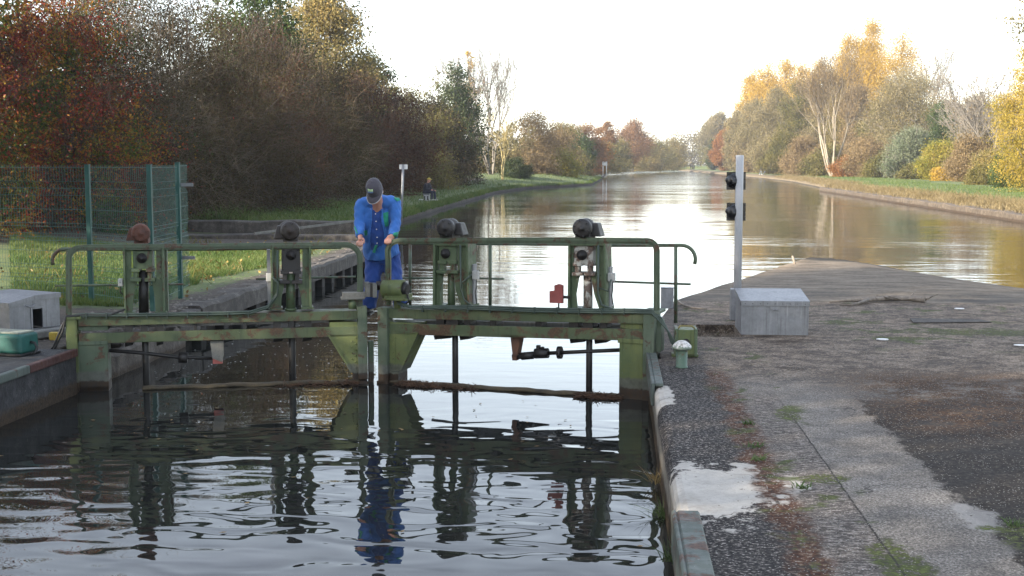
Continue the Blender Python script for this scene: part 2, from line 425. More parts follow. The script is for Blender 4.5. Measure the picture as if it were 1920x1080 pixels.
# ================================================================ right quay
QZ = .47
def ell(t, x, y, c, r, n, amt=.35):
    dx = t.math('DIVIDE', t.math('SUBTRACT', x, c[0]), r[0]); dy = t.math('DIVIDE', t.math('SUBTRACT', y, c[1]), r[1])
    d = t.math('SQRT', t.math('ADD', t.math('MULTIPLY', dx, dx), t.math('MULTIPLY', dy, dy)))
    return t.math('ADD', d, t.math('MULTIPLY', t.math('SUBTRACT', n, .5), amt * 4))
def mat_quay():
    t = NT('quay_concrete'); p = t.pos(); x, y, z = t.sep(p)
    n1 = t.noise(p, .9, 4, .6); n2 = t.noise(p, 5, 5, .65); n3 = t.noise(p, 26, 4, .7); n4 = t.noise(p, 95, 2, .6)
    st = t.noise(t.comb(t.math('MULTIPLY', x, 15), t.math('MULTIPLY', y, 34), 0), 1.0, 4, .65)       # brushed across the walk
    wv = t.math('MULTIPLY', t.math('SUBTRACT', n2, .5), .35)
    xw = t.math('ADD', x, wv); yw = t.math('ADD', y, t.math('MULTIPLY', wv, 3.0))
    v1 = t.voro(p, 42); v2 = t.voro(p, 17)
    # plain grey concrete
    base = t.ramp(t.math('ADD', t.math('MULTIPLY', n2, .45), t.math('ADD', t.math('MULTIPLY', n3, .3), t.math('MULTIPLY', n1, .25))),
                  [(.38, (.105, .096, .087)), (.5, (.20, .186, .170)), (.62, (.29, .272, .25))])
    base = t.mix(t.rng(n4, .42, .62, 0, .45), base, (.055, .05, .046))
    # far half: browner, dirtier
    far = t.rng(yw, 10.6, 12.2)
    dirty = t.ramp(t.math('ADD', t.math('MULTIPLY', n2, .5), t.math('MULTIPLY', n3, .5)), [(.41, (.030, .020, .014)), (.5, (.120, .090, .066)), (.59, (.25, .205, .16))])
    base = t.mix(t.math('MULTIPLY', far, .8), base, dirty)
    # brushed brown-grey strip between the joints
    strip = t.math('MULTIPLY', t.rng(xw, .95, 1.0), t.rng(x, 1.43, 1.41))
    sc = t.ramp(st, [(.38, (.028, .022, .019)), (.5, (.105, .090, .080)), (.62, (.27, .245, .225))])
    base = t.mix(t.math('MULTIPLY', strip, t.rng(yw, 11.4, 10.4, 0, .8)), base, sc)
    # coping: black exposed aggregate with pale stones
    cop = t.math('MULTIPLY', t.rng(xw, .99, .93), t.rng(yw, 12.6, 12.2, .5, 1))
    cst = t.noise(t.comb(t.math('MULTIPLY', x, 38), t.math('MULTIPLY', y, 60), t.math('MULTIPLY', z, 40)), 1.0, 3, .7)
    cc = t.ramp(cst, [(.44, (.013, .012, .0125)), (.54, (.044, .040, .040)), (.60, (.15, .138, .13)), (.68, (.38, .35, .33))])
    base = t.mix(cop, base, cc)
    # asphalt patch with moss border
    asp = t.math('MULTIPLY', t.rng(xw, 2.02, 2.08), t.rng(yw, 10.75, 10.5))
    ac = t.ramp(n3, [(.35, (.010, .0075, .006)), (.56, (.032, .026, .0215)), (.70, (.09, .076, .062))])
    base = t.mix(asp, base, ac)
    rim = t.math('MULTIPLY', t.math('MULTIPLY', t.rng(yw, 8.9, 10.0), t.rng(yw, 12.6, 11.6)), t.rng(x, 1.6, 2.6))
    rimm = t.math('MULTIPLY', rim, t.rng(t.math('ADD', t.math('MULTIPLY', n3, .5), t.math('MULTIPLY', n2, .5)), .42, .50))
    base = t.mix(rimm, base, t.ramp(n3, [(.4, (.020, .010, .006)), (.60, (.070, .036, .015)), (.72, (.10, .075, .03))]))
    # fine grain over everything
    gr = t.noise(p, 62, 3, .75)
    base = t.mix(1.0, base, t.ramp(gr, [(.36, (.42, .40, .38)), (.5, (.90, .87, .83)), (.66, (1.62, 1.55, 1.46))]), 'MULTIPLY')
    # mortar repairs
    for c, r, a in (((.60, 7.55), (.28, .70), .5), ((.90, 7.75), (.26, .48), .5), ((.40, 10.75), (.13, .55), .4)):
        mk = t.rng(ell(t, x, y, c, r, n2, a), 1.06, .94)
        base = t.mix(mk, base, t.ramp(t.math('ADD', t.math('MULTIPLY', n2, .6), t.math('MULTIPLY', n3, .4)), [(.35, (.35, .325, .285)), (.65, (.53, .50, .45))]))
    # pale scrape and real green moss cushions
    mk = t.rng(ell(t, x, y, (2.05, 7.1), (.13, .30), n2, .5), 1.1, .7)
    base = t.mix(t.math('MULTIPLY', mk, .6), base, (.36, .34, .31))
    for c, r in (((4.5, 15.1), (1.2, .30)), ((3.45, 14.5), (.55, .13)), ((2.9, 15.9), (.35, .2)), ((1.46, 6.25), (.12, .42)), ((2.42, 6.75), (.30, .26)), ((1.42, 9.9), (.10, .25)), ((1.36, 7.9), (.16, .10)), ((1.02, 6.2), (.06, .5))):
        mk = t.math('MULTIPLY', t.rng(ell(t, x, y, c, r, n2, .9), 1.25, .75), t.rng(n3, .38, .50))
        base = t.mix(mk, base, t.ramp(n3, [(.36, (.018, .019, .006)), (.50, (.045, .050, .012)), (.66, (.095, .118, .022))]))
    # joints
    for jx, wd in ((.975, .016), (1.42, .009)):
        dj = t.math('ABSOLUTE', t.math('SUBTRACT', t.math('ADD', x, t.math('MULTIPLY', wv, .06)), jx))
        base = t.mix(t.math('MULTIPLY', t.math('MULTIPLY', t.rng(dj, wd, wd * .4), t.rng(n3, .34, .50, .25, .95)), t.rng(y, 10.2, 9.4)), base, (.018, .015, .012))
    # red-brown litter and moss in the coping joint, moss elsewhere
    lit = t.math('MULTIPLY', t.rng(t.math('ABSOLUTE', t.math('SUBTRACT', xw, 1.0)), .16, .05), t.rng(n2, .36, .48))
    lit = t.math('MULTIPLY', lit, t.rng(y, 12.3, 11.8))
    base = t.mix(lit, base, t.ramp(n3, [(.38, (.030, .012, .007)), (.55, (.085, .036, .017)), (.68, (.24, .20, .16))]))
    spots = t.rng(t.noise(p, 2.2, 4, .6, .3), .57, .64)
    ms = t.math('MULTIPLY', spots, t.math('MAXIMUM', t.rng(t.math('ABSOLUTE', t.math('SUBTRACT', x, 1.2)), .42, .25), t.math('MULTIPLY', t.rng(y, 13.2, 14), t.rng(x, 2.2, 3.2))))
    base = t.mix(t.math('MULTIPLY', ms, .9), base, t.ramp(n3, [(.4, (.026, .032, .007)), (.62, (.075, .095, .018))]))
    brn = t.rng(t.noise(t.scale(p, (1, 1.8, 1)), 1.7, 5, .7, .4), .56, .64)
    base = t.mix(t.math('MULTIPLY', brn, t.rng(y, 8, 11, .0, .75)), base, t.ramp(n3, [(.4, (.020, .014, .010)), (.65, (.060, .042, .026))]))
    # cracks
    ck = t.voro(t.n('VectorMath', {0: p, 1: t.n('TexNoise', {'Vector': p, 'Scale': 2.5, 'Detail': 3}).outputs[1]}, operation='ADD').outputs[0], .75, 0, 'DISTANCE_TO_EDGE')
    base = t.mix(t.math('MULTIPLY', t.rng(ck, .008, .003, 0, .7), t.rng(n1, .46, .56)), base, (.016, .013, .011))
    # white droppings and pale stones
    base = t.mix(t.math('MULTIPLY', t.rng(v1, .21, .15), t.rng(n2, .40, .52)), base, (.34, .32, .29))
    base = t.mix(t.math('MULTIPLY', t.rng(v2, .085, .05), t.rng(n1, .5, .55)), base, (.52, .52, .50))
    # lower wall: damp and slimy
    face = t.rng(z, .40, .30)
    fc = t.ramp(t.math('ADD', t.math('MULTIPLY', n2, .5), t.math('MULTIPLY', n3, .5)), [(.36, (.10, .088, .070)), (.5, (.20, .18, .15)), (.66, (.34, .32, .28))])
    base = t.mix(t.math('MULTIPLY', face, t.rng(y, 16, 15)), base, fc)
    zz = t.math('ADD', z, t.math('MULTIPLY', t.math('SUBTRACT', n2, .5), .25))
    base = t.mix(t.rng(zz, .24, .14), base, t.ramp(n3, [(.35, (.022, .016, .010)), (.65, (.075, .050, .026))]))
    hb = t.math('ADD', t.math('ADD', t.math('MULTIPLY', n3, .5), t.math('MULTIPLY', n4, .3)), t.math('MULTIPLY', t.math('MULTIPLY', cst, cop), .9))
    return t.bsdf(base, t.rng(n2, .3, .7, .80, .95), 0, t.bump(hb, .8, .012), **{'Specular IOR Level': .22})
M_QUAY = mat_quay()
def quay():
    m = MB(); X = 13.0
    # coping profile along x, extruded in y
    prof = [(.38, -1.6), (.38, .385), (.388, .425), (.408, .455), (.45, QZ), (.99, QZ), (X, QZ)]
    ys = [-20, 4, 6, 7, 8, 9, 10, 11, 12, 12.75]
    vs = []
    for y in ys:
        for k, (a, b) in enumerate(prof):
            j = .006 * wob(y * 3.1, k * 2.2) if 1 <= k <= 4 else 0
            vs.append((a + j, y, b + j))
    n = len(prof)
    m.add(vs, [(i * n + k, i * n + k + 1, (i + 1) * n + k + 1, (i + 1) * n + k) for i in range(len(ys) - 1) for k in range(n - 1)], False)
    def rect(pts): m.add(pts, [tuple(range(len(pts)))])
    z = QZ
    rect([(.5, 12.75, z), (X, 12.75, z), (X, 14.45, z), (.5, 14.45, z)])
    rect([(.55, 14.45, z), (.85, 14.45, z), (.85, 15.55, z), (.55, 15.55, z)])
    rect([(1.5, 14.45, z), (X, 14.45, z), (X, 15.55, z), (1.5, 15.55, z)])
    rect([(.55, 15.55, z), (X, 15.55, z), (X, 18.3, z - .01), (.9, 18.3, z - .01)])
    rect([(.85, 14.45, .16), (1.5, 14.45, .16), (1.5, 15.55, .16), (.85, 15.55, .16)])
    for a, b in (((.85, 14.45), (.85, 15.55)), ((.85, 15.55), (1.5, 15.55)), ((1.5, 15.55), (1.5, 14.45)), ((1.5, 14.45), (.85, 14.45)),
                 ((.38, 12.75), (.5, 12.75)), ((.5, 12.75), (.5, 14.45)), ((.5, 14.45), (.55, 14.45)), ((.55, 14.45), (.55, 15.55)), ((.55, 15.55), (.9, 18.3))):
        lo = .16 if a[0] >= .85 and b[0] >= .85 and a[1] < 16 and b[1] < 16 else -1.6
        rect([(a[0], a[1], lo), (b[0], b[1], lo), (b[0], b[1], z if b[1] < 18 else z - .01), (a[0], a[1], z)])
    o = m.build('quay_pavement', M_QUAY); tag(o, kind='structure')
    # sloping tail of the island running down into the water
    def yw(x): return interp([(4.7, 33.5), (5.9, 33.2), (7.2, 27.7), (8.2, 25.0), (10, 22), (13, 19.6)], x)
    le = [(18.3, .9), (24.9, 2.75), (31.5, 4.6), (36, 5.9)]
    V = []; Q = []
    Ys = [18.3 + i * .6 for i in range(30)]; K = 26
    for y in Ys:
        a = interp(le, y)
        V.append((a, y, -1.5))
        for k in range(K):
            x = a + (13.5 - a) * k / (K - 1)
            tt = (y - 18.3) / (yw(x) - 18.3)
            V.append((x, y, (.46 - .46 * tt + .012 * wob(x * 2, y)) if tt > .001 else .46))
    k1 = K + 1
    for i in range(len(Ys) - 1):
        for k in range(k1 - 1): Q.append((i * k1 + k, i * k1 + k + 1, (i + 1) * k1 + k + 1, (i + 1) * k1 + k))
    t = NT('ramp_concrete'); p = t.pos(); x, y, zz = t.sep(p)
    n2 = t.noise(t.scale(p, (1, 2.2, 1)), 1.6, 5, .62); n3 = t.noise(p, 16, 4, .65); n1 = t.noise(p, .35, 3)
    col = t.ramp(t.math('ADD', t.math('MULTIPLY', n2, .6), t.math('MULTIPLY', n3, .4)), [(.38, (.055, .043, .031)), (.5, (.135, .108, .079)), (.62, (.215, .178, .134))])
    col = t.mix(t.math('MULTIPLY', t.rng(n1, .47, .60, 0, .7), t.rng(y, 22, 19)), col, (.035, .033, .033))
    col = t.mix(t.rng(t.voro(p, 9), .07, .04), col, (.30, .27, .2))
    col = t.mix(t.rng(t.math('ADD', zz, t.math('MULTIPLY', n2, .06)), .12, .05), col, (.018, .015, .011))
    mt = t.bsdf(col, .85, 0, t.bump(n3, .6, .01), **{'Specular IOR Level': .2})
    tag(np_mesh('quay_slope', V, Q, mt, smooth=True), kind='structure')
quay()
# ================================================================ mitre gates
M_GREEN = mat_paint('green_gate_paint', (.050, .082, .040), (.088, .120, .062), .30, .5)
M_GREENW = mat_paint('green_gate_paint_waterline', (.075, .105, .038), (.130, .150, .050), .12, .5, wl=True)
M_GREENB = mat_paint('green_post_paint_waterline', (.052, .082, .046), (.10, .125, .085), .22, .6, wl=True)
M_BEAM = mat_paint('green_beam_paint', (.052, .078, .036), (.092, .112, .054), .44, .55)
M_RAIL = mat_paint('green_rail_paint', (.048, .075, .042), (.085, .112, .070), .40, .45)
M_BLACKST = mat_plain('oily_black_steel', (.012, .011, .010), .5, 0, .5, 12, .4)
M_MOTOR = mat_plain('black_cast_iron', (.020, .018, .017), .55, 0, .5, 14, .4)
M_MOTBR = mat_plain('brown_greasy_iron', (.024, .017, .013), .55, 0, .55, 12, .4)
M_MOTRUST = mat_plain('orange_rusty_iron', (.095, .040, .027), .8, 0, .6, 16, .5)
M_CABLE = mat_plain('green_grey_cable', (.040, .060, .046), .5, 0, .2)
M_CABLEB = mat_plain('black_cable', (.012, .012, .012), .5, 0, .3)
def mat_galv():
    t = NT('galvanised_grey'); p = t.pos(); n1 = t.noise(p, 4, 4, .6); n2 = t.noise(p, 30, 3, .6); st = t.noise(t.scale(p, (34, 34, 1.6)), 1, 3, .6); vo = t.voro(p, 70)
    col = t.ramp(t.math('ADD', t.math('MULTIPLY', n1, .6), t.math('MULTIPLY', n2, .4)), [(.36, (.165, .17, .18)), (.64, (.255, .26, .27))])
    col = t.mix(t.rng(st, .56, .72, 0, .45), col, (.36, .365, .37)); col = t.mix(t.rng(st, .44, .30, 0, .5), col, (.10, .098, .095)); col = t.mix(t.rng(vo, .10, .05, 0, .5), col, (.12, .10, .08))
    return t.bsdf(col, t.rng(n2, .3, .7, .36, .55), .35, t.bump(n2, .15, .003))
M_GALV = mat_galv()
M_GREYBOX = mat_plain('pale_grey_plastic', (.36, .36, .34), .5, 0, .15)
M_REDP = mat_plain('faded_red_paint', (.24, .058, .050), .55, 0, .25, 9)
M_RUSTY = mat_plain('rusty_steel', (.095, .045, .026), .8, 0, .55, 14, .5)
M_WHITERUST = mat_paint('white_paint_rusting', (.42, .41, .36), (.50, .49, .44), .75, .6)
M_TIMBERG = mat_plain('weathered_grey_timber', (.13, .13, .118), .85, 0, .45, 9, .5)
M_BOOM = mat_plain('mossy_wet_timber', (.070, .054, .030), .85, 0, .65, 7, .8)
M_DEBRIS = mat_bark('dead_reed', (.085, .045, .024), .6)

class Leaf:
    def __init__(s, heel, mitre):
        s.H = Vector((heel[0], heel[1], 0)); M = Vector((mitre[0], mitre[1], 0))
        s.len = (M - s.H).length; s.U = (M - s.H).normalized()
        s.N = Vector((s.U.y, -s.U.x, 0))
        if s.N.y < 0: s.N = -s.N
    def T(s, p): return s.H + s.U * p[0] + s.N * p[1] + Vector((0, 0, p[2]))
    def G(s, px, py, d=0.0):
        r = ray(px, py); o = s.H + s.N * d
        q = EYE + r * ((o - EYE).dot(s.N) / r.dot(s.N))
        return (q - s.H).dot(s.U), q.z
    def P(s, px, py, d=0.0):
        u, z = s.G(px, py, d); return Vector((u, d, z))
    def mb(s): return MB(s.T)
    def bx(s, m, x0, y0, x1, y1, d0, d1):
        u0, _ = s.G(x0, (y0 + y1) / 2, d0); u1, _ = s.G(x1, (y0 + y1) / 2, d0)
        _, z0 = s.G((x0 + x1) / 2, y0, d0); _, z1 = s.G((x0 + x1) / 2, y1, d0)
        m.box((u0, d0, z1), (u1, d1, z0)); return m
    def poly(s, m, pts, d0, d1):
        m.prism([s.P(a, b, d0) for a, b in pts], (0, d1 - d0, 0)); return m
    def strip(s, m, pts, w, d0, d1):
        """flat bar following a pixel path in the leaf plane, w metres tall"""
        q = [Vector(s.G(a, b, d0)) for a, b in pts]
        L = []; R = []
        for i, p in enumerate(q):
            t = (q[min(i + 1, len(q) - 1)] - q[max(i - 1, 0)]).normalized(); n = Vector((-t.y, t.x))
            L.append(p + n * w / 2); R.append(p - n * w / 2)
        vs = []
        for a, b in zip(L, R): vs += [(a.x, d0, a.y), (b.x, d0, b.y), (b.x, d1, b.y), (a.x, d1, a.y)]
        fs = [(0, 1, 2, 3), tuple(4 * (len(q) - 1) + k for k in (3, 2, 1, 0))]
        for i in range(len(q) - 1):
            for k in range(4): fs.append((4 * i + k, 4 * i + (k + 1) % 4, 4 * i + 4 + (k + 1) % 4, 4 * i + 4 + k))
        m.add(vs, fs); return m
    def tube(s, m, pts, r, d=None, n=8):
        m.tube([s.P(*p) if d is None else s.P(p[0], p[1], d) for p in pts], r, n=n); return m

def arc(c, r, a0, a1, n=6, ry=None):
    return [(c[0] + r * math.cos(rad(a0 + (a1 - a0) * i / n)), c[1] - (ry or r) * math.sin(rad(a0 + (a1 - a0) * i / n))) for i in range(n + 1)]
def rivet(m, L, px, py, d, r=.011):
    p = L.P(px, py, d); m.lathe([(r, 0), (r * .8, -.006), (r * .3, -.010)], p, (0, 1, 0), 7)

def paddle_stand(L, root, cols, gear, boss, clamps, rod, under, motor, mrad, mside, mm, rodmat, gearmat=None, shelf=None):
    """cols: two (x0,x1 at the top, x0b,x1b at the foot, ytop, yfoot)"""
    m = L.mb()
    ysh = shelf
    for k, (x0, x1, b0, b1, yt, yf) in enumerate(cols):
        ym = ysh if ysh else (yt + yf) / 2
        if k == 0: poly = [(x0, yt), (x1, yt), (x1, ym), (x1 + 12, ym + 1), (x1 + 9, ym + 8), (x1 + 4, (ym + yf) / 2 + 4), (b1, yf), (b0, yf)]
        else:      poly = [(x0, yt), (x1, yt), (b1, yf), (b0, yf), (x0 - 3, (ym + yf) / 2 + 4), (x0 - 8, ym + 8), (x0 - 11, ym + 1), (x0, ym)]
        L.poly(m, poly, .06, .085)
        # flanges standing out from the web
        L.poly(m, [(x0, yt), (x0 + 4, yt), (b0 + 4, yf), (b0, yf)] if k == 0 else [(x1 - 4, yt), (x1, yt), (b1, yf), (b1 - 4, yf)], .0, .24)
        L.bx(m, b0 - 2, yf - 4, b1 + 3, yf, .0, .25)
        for q in range(3): rivet(m, L, (x0 + x1) / 2, yt + 14 + q * 22, .058, .009)
    L.poly(m, [(cols[0][0], cols[0][4] - 1), (cols[1][1], cols[1][4] - 1), (cols[1][1], cols[1][4] + 4), (cols[0][0], cols[0][4] + 4)], .02, .24)
    st = m.build('paddle_stand', M_GREEN, root, bevel=.003)
    x0, y0, x1, y1 = gear
    m = L.mb(); L.bx(m, x0, y0, x1, y1, .05, .24)
    for a, b in ((x0 + 4, y0 + 4), (x1 - 4, y0 + 4), (x0 + 4, y1 - 4), (x1 - 4, y1 - 4)): rivet(m, L, a, b, .05, .010)
    m.build('gearbox', gearmat or M_GREEN, st, bevel=.006)
    m = L.mb(); p = L.P(boss[0], boss[1], .05)
    m.lathe([(.055, 0), (.055, -.02), (.034, -.025), (.034, -.05), (.018, -.055), (.018, -.07)], p, (0, 1, 0), 14)
    m.build('drive_boss', M_MOTOR, st)
    m = L.mb()
    for cx, cyy in clamps:
        L.bx(m, cx - 8, cyy - 14, cx + 8, cyy - 8, .02, .2); L.bx(m, cx - 10, cyy + 4, cx + 10, cyy + 10, .0, .2)
        L.bx(m, cx - 4, cyy - 8, cx + 4, cyy + 4, .04, .12); L.bx(m, cx - 2, cyy + 10, cx + 2, cyy + 18, .06, .09)
    m.build('clamp', gearmat or M_GREEN, st, bevel=.002)
    rx0, rx1, ry0, ry1 = rod
    a = L.P((rx0 + rx1) / 2, ry0, .13); b = L.P((rx0 + rx1) / 2, ry1 + 3, .13)
    rr = abs(L.G(rx0, ry0, .06)[0] - L.G(rx1, ry0, .06)[0]) / 2
    m = L.mb(); m.tube([a, b], rr, n=14); m.tube([b + Vector((0, 0, .02)), b - Vector((0, 0, .005))], rr * 1.25, n=14)
    m.build('rod_sleeve', rodmat, st)
    ux0, ux1 = under
    uu = (L.G(ux0, 640, .12)[0] + L.G(ux1, 640, .12)[0]) / 2; ur = abs(L.G(ux0, 640, .1)[0] - L.G(ux1, 640, .1)[0]) / 2
    m = L.mb(); m.tube([(uu, .12, b.z), (uu, .12, .3), (uu, .12, -.8)], [ur, ur, ur * 1.05], n=10)
    m.build('lifting_rod', M_BLACKST, st)
    # motor drum
    c = L.P(motor[0], motor[1], .02); r = mrad
    m = L.mb(); ax = Vector((.12 * mside, 1, 0)).normalized()
    prof = [(.0, -.075), (r * .16, -.074), (r * .19, -.060), (r * .60, -.057), (r * .80, -.052), (r * .93, -.040), (r, -.018), (r, .010), (r * .95, .018)]
    for q in range(6): prof += [(r * .955, .030 + q * .025), (r * .955, .040 + q * .025), (r * .91, .043 + q * .025), (r * .91, .052 + q * .025)]
    prof += [(r * .95, .185), (r * .95, .23), (r * .6, .24), (0, .24)]
    m.lathe(prof, c, ax, 26)
    for q in range(6):
        an = q * math.pi / 3 + .3
        m.lathe([(.009, -.072), (.009, -.055)], c + Vector((math.cos(an) * r * .8, 0, math.sin(an) * r * .8)), ax, 6)
    m.box((c.x - r * .75, .02, c.z - r * 1.12), (c.x + r * .75, .24, c.z - r * .6))
    m.build('motor', mm, st)
    m = L.mb(); s_ = mside * (1 if L.U.x < 0 else -1)      # terminal housing beside the drum
    q = c + Vector((-s_ * r * .95, .16, -r * .12))
    m.hexa([q + Vector((a * r, b2, -r * .75)) for a, b2 in ((-.75, -.08), (.75, -.08), (.75, .10), (-.75, .10))],
           [q + Vector((a * r, b2, r * .62)) for a, b2 in ((-.35, -.06), (.5, -.06), (.5, .08), (-.35, .08))])
    m.build('motor_housing', mm, st, bevel=.012, seg=2)
    return st

def gate_leaf(L, root, D):
    """D: measured pixel dictionary of one leaf"""
    (ua, za), (ub, zb) = L.G(*D['up'][0]), L.G(*D['up'][1]); sl = (zb - za) / (ub - ua); ur = L.G(D['ref'], 600)[0]
    TS = lambda p: L.T((p[0], p[1], p[2] + sl * (p[0] - ur)))      # the old leaves hang slightly out of level
    m = MB(TS)
    lo = D['lo']; s0, s1 = D['span']
    u0, u1 = L.G(s0, 600)[0], L.G(s1, 600)[0]
    zt = D['zt']; zb_ = D['zb']; z2t = D['z2t']; z2b = D['z2b']
    m.box((u0, 0, zb_), (u1, .03, zt)); m.box((u0, .03, zt - .018), (u1, .26, zt)); m.box((u0, .235, zb_), (u1, .26, zt - .018))
    m.build('top_beam', M_BEAM, root, bevel=.003)
    m = MB(TS)
    m.box((u0, 0, z2b), (u1, .03, z2t)); m.box((u0, .03, z2b), (u1, .26, z2b + .015)); m.box((u0, .235, z2b + .015), (u1, .26, z2t - .03))
    m.build('lower_beam', M_BEAM, root, bevel=.003)
    for a, b in D['spacers']:
        p, q = L.G(a, 612)[0], L.G(b, 612)[0]; m = MB(TS); m.box((p, .03, z2t), (q, .22, zb_)); m.build('spacer_block', M_BLACKST, root)
    for a, b in D['under']:
        p, q = L.G(a, 640)[0], L.G(b, 640)[0]; m = MB(TS); m.hexa([Vector((p, .03, z2b - .05)), Vector((q, .03, z2b - .03)), Vector((q, .25, z2b - .03)), Vector((p, .25, z2b - .05))], [Vector((p, .0, z2b - .002)), Vector((q, .0, z2b - .002)), Vector((q, .25, z2b - .002)), Vector((p, .25, z2b - .002))]); m.build('bearing_bracket', M_BLACKST, root)
    # catwalk
    m = MB(TS); c0, c1 = min(u0, u1) + .05, max(u0, u1) - .10
    for k in range(9): m.box((c0, .30 + k * .08, .69), (c1, .312 + k * .08, .715))
    n = int((c1 - c0) / .09)
    for k in range(n + 1): 
        u = c0 + (c1 - c0) * k / n; m.box((u, .31, .694), (u + .008, .95, .708))
    m.box((c0, .27, .655), (c1, .285, .73)); m.box((c0, .955, .655), (c1, .97, .73))
    m.build('grating_walkway', M_GALV, root)
    # hidden plate below the water and its floating boom
    m = L.mb(); m.box((.15, .05, -1.5), (L.len - .1, .14, -.02)); m.build('gate_plate', M_RUSTY, root)
    m = L.mb(); pts = []
    for k in range(26):
        u = D['boom'][0] + (D['boom'][1] - D['boom'][0]) * k / 25
        pts.append((u, .05 + .015 * wob(k * 1.3, 2), .012 + .010 * wob(k * 2.1, 5)))
    m.tube(pts, [(.070 + .012 * wob(k * 1.9, 1), .024 + .007 * wob(k * 2.7, 3)) for k in range(26)], n=9); m.build('floating_boom', M_BOOM, root)
    # handrail frame
    m = L.mb(); L.strip(m, D['rail'], .062, .015, .035); L.strip(m, D['rail'], .020, .0, .075)
    m.build('handrail_frame', M_RAIL, root, bevel=.002)

_mx = at_y(705, 600, 13.78).x
RL = Leaf((.22, 13.0), (_mx + .03, 13.78)); LL = Leaf((-5.52, 13.0), (_mx - .03, 13.78))

# ---------------------------------------------------------------- right leaf
root = thing('lock_gate_leaf', 'right leaf of the green lock gate, with a red plate and two black motors', 'lock gate', RL.H, 'two leaves of the lock gate')
D = dict(ref=1000, up=((1195, 588), (740, 579.5)), lo=0, span=(1207, 727), zt=RL.G(1000, 584)[1], zb=RL.G(1000, 603)[1], z2t=RL.G(1000, 613)[1], z2b=RL.G(1000, 634)[1],
         spacers=[(816, 830), (834, 857), (868, 879), (917, 928), (1002, 1013), (1065, 1083), (1091, 1110), (1123, 1136)],
         under=[(813, 842), (861, 880), (1068, 1094), (1114, 1136)], boom=(.12, RL.len - .12),
         rail=[(1231, 584), (1231, 470)] + arc((1213, 470), 18, 0, 90, 6) + [(1197, 452), (1100, 451), (950, 451), (800, 452), (752, 452)] + arc((746, 472), 20, 90, 180, 6, 20) + [(727, 490), (727, 572)])
gate_leaf(RL, root, D)
L = RL
m = L.mb(); L.bx(m, 708, 577, 726, 725, -.06, .10); u, z = L.G(717, 640); m.box((u - .05, -.06, -1.4), (u + .05, .1, .03)); m.build('mitre_post', M_GREENB, root, bevel=.006)
m = L.mb(); L.bx(m, 727, 605, 784, 624, .005, .24)
L.poly(m, [(727, 627), (780, 624), (747, 696), (727, 696)], .0, .02); L.poly(m, [(727, 627), (780, 624), (747, 696), (727, 696)], .22, .24)
L.poly(m, [(780, 624), (784, 624), (751, 696), (747, 696)], -.02, .25)
u0, z0 = L.G(727, 696); u1, _ = L.G(747, 696); m.box((u0, .0, -1.0), (u1, .24, z0)); L.bx(m, 739, 632, 741, 690, -.006, 0)
for k in range(6): rivet(m, L, 731, 634 + k * 11, 0); 
for k in range(5): rivet(m, L, 738, 640 + k * 11, 0)
m.build('gusset', M_GREENW, root)
m = L.mb(); L.bx(m, 1161, 641, 1205, 740, .0, .26); L.bx(m, 1158, 636, 1207, 644, -.012, .0); u0 = L.G(1161, 720)[0]; u1 = L.G(1205, 720)[0]; m.box((u0, .0, -1.3), (u1, .26, .06))
L.bx(m, 1163, 607, 1205, 617, .03, .2)
m.build('heel_panel', M_GREENW, root, bevel=.003)
m = L.mb(); L.bx(m, 1205, 588, 1226, 735, -.03, .26); L.bx(m, 1226, 600, 1240, 660, .08, .22); u0 = L.G(1205, 700)[0]; u1 = L.G(1226, 700)[0]; m.box((u0, -.03, -1.3), (u1, .26, .1))
L.bx(m, 1203, 583, 1236, 589, -.04, .26)
m.build('heel_post', M_GREENB, root, bevel=.006)
paddle_stand(L, root, [(812, 821, 811, 829, 457, 576), (858, 877, 866, 880, 457, 576)], (822, 457, 856, 493), (836, 475), [(828, 503), (848, 503)], (840, 853, 505, 576), (848, 859), (836, 427), .100, 1, M_MOTOR, M_GREEN, shelf=509)
paddle_stand(L, root, [(1065, 1076, 1064, 1083, 457, 582), (1117, 1135, 1124, 1137, 457, 582)], (1076, 457, 1112, 498), (1092, 478), [(1082, 507), (1105, 507)], (1094, 1111, 510, 580), (1099, 1111), (1092, 428), .104, 1, M_MOTOR, M_WHITERUST, gearmat=mat_paint('white_gear_paint', (.30, .30, .27), (.40, .39, .35), .55, .6), shelf=514)
# rear handrail
m = L.mb(); d = .95
L.tube(m, [(1137, 460), (1274, 460)] + arc((1278, 486), 26, 88, -20, 8, 26), .021, d)
L.tube(m, [(1267, 462), (1267, 606)], .020, d); L.tube(m, [(1150, 528), (1295, 533)], .013, d)
L.tube(m, [(769, 457), (769, 574)], .018, d); L.tube(m, [(919, 457), (919, 577)], .020, d); L.tube(m, [(860, 521), (945, 523)], .012, d); L.tube(m, [(745, 456), (1140, 459)], .018, d)
L.tube(m, [(735, 521), (812, 522)], .012, d)
m.build('rear_handrail', M_RAIL, root)
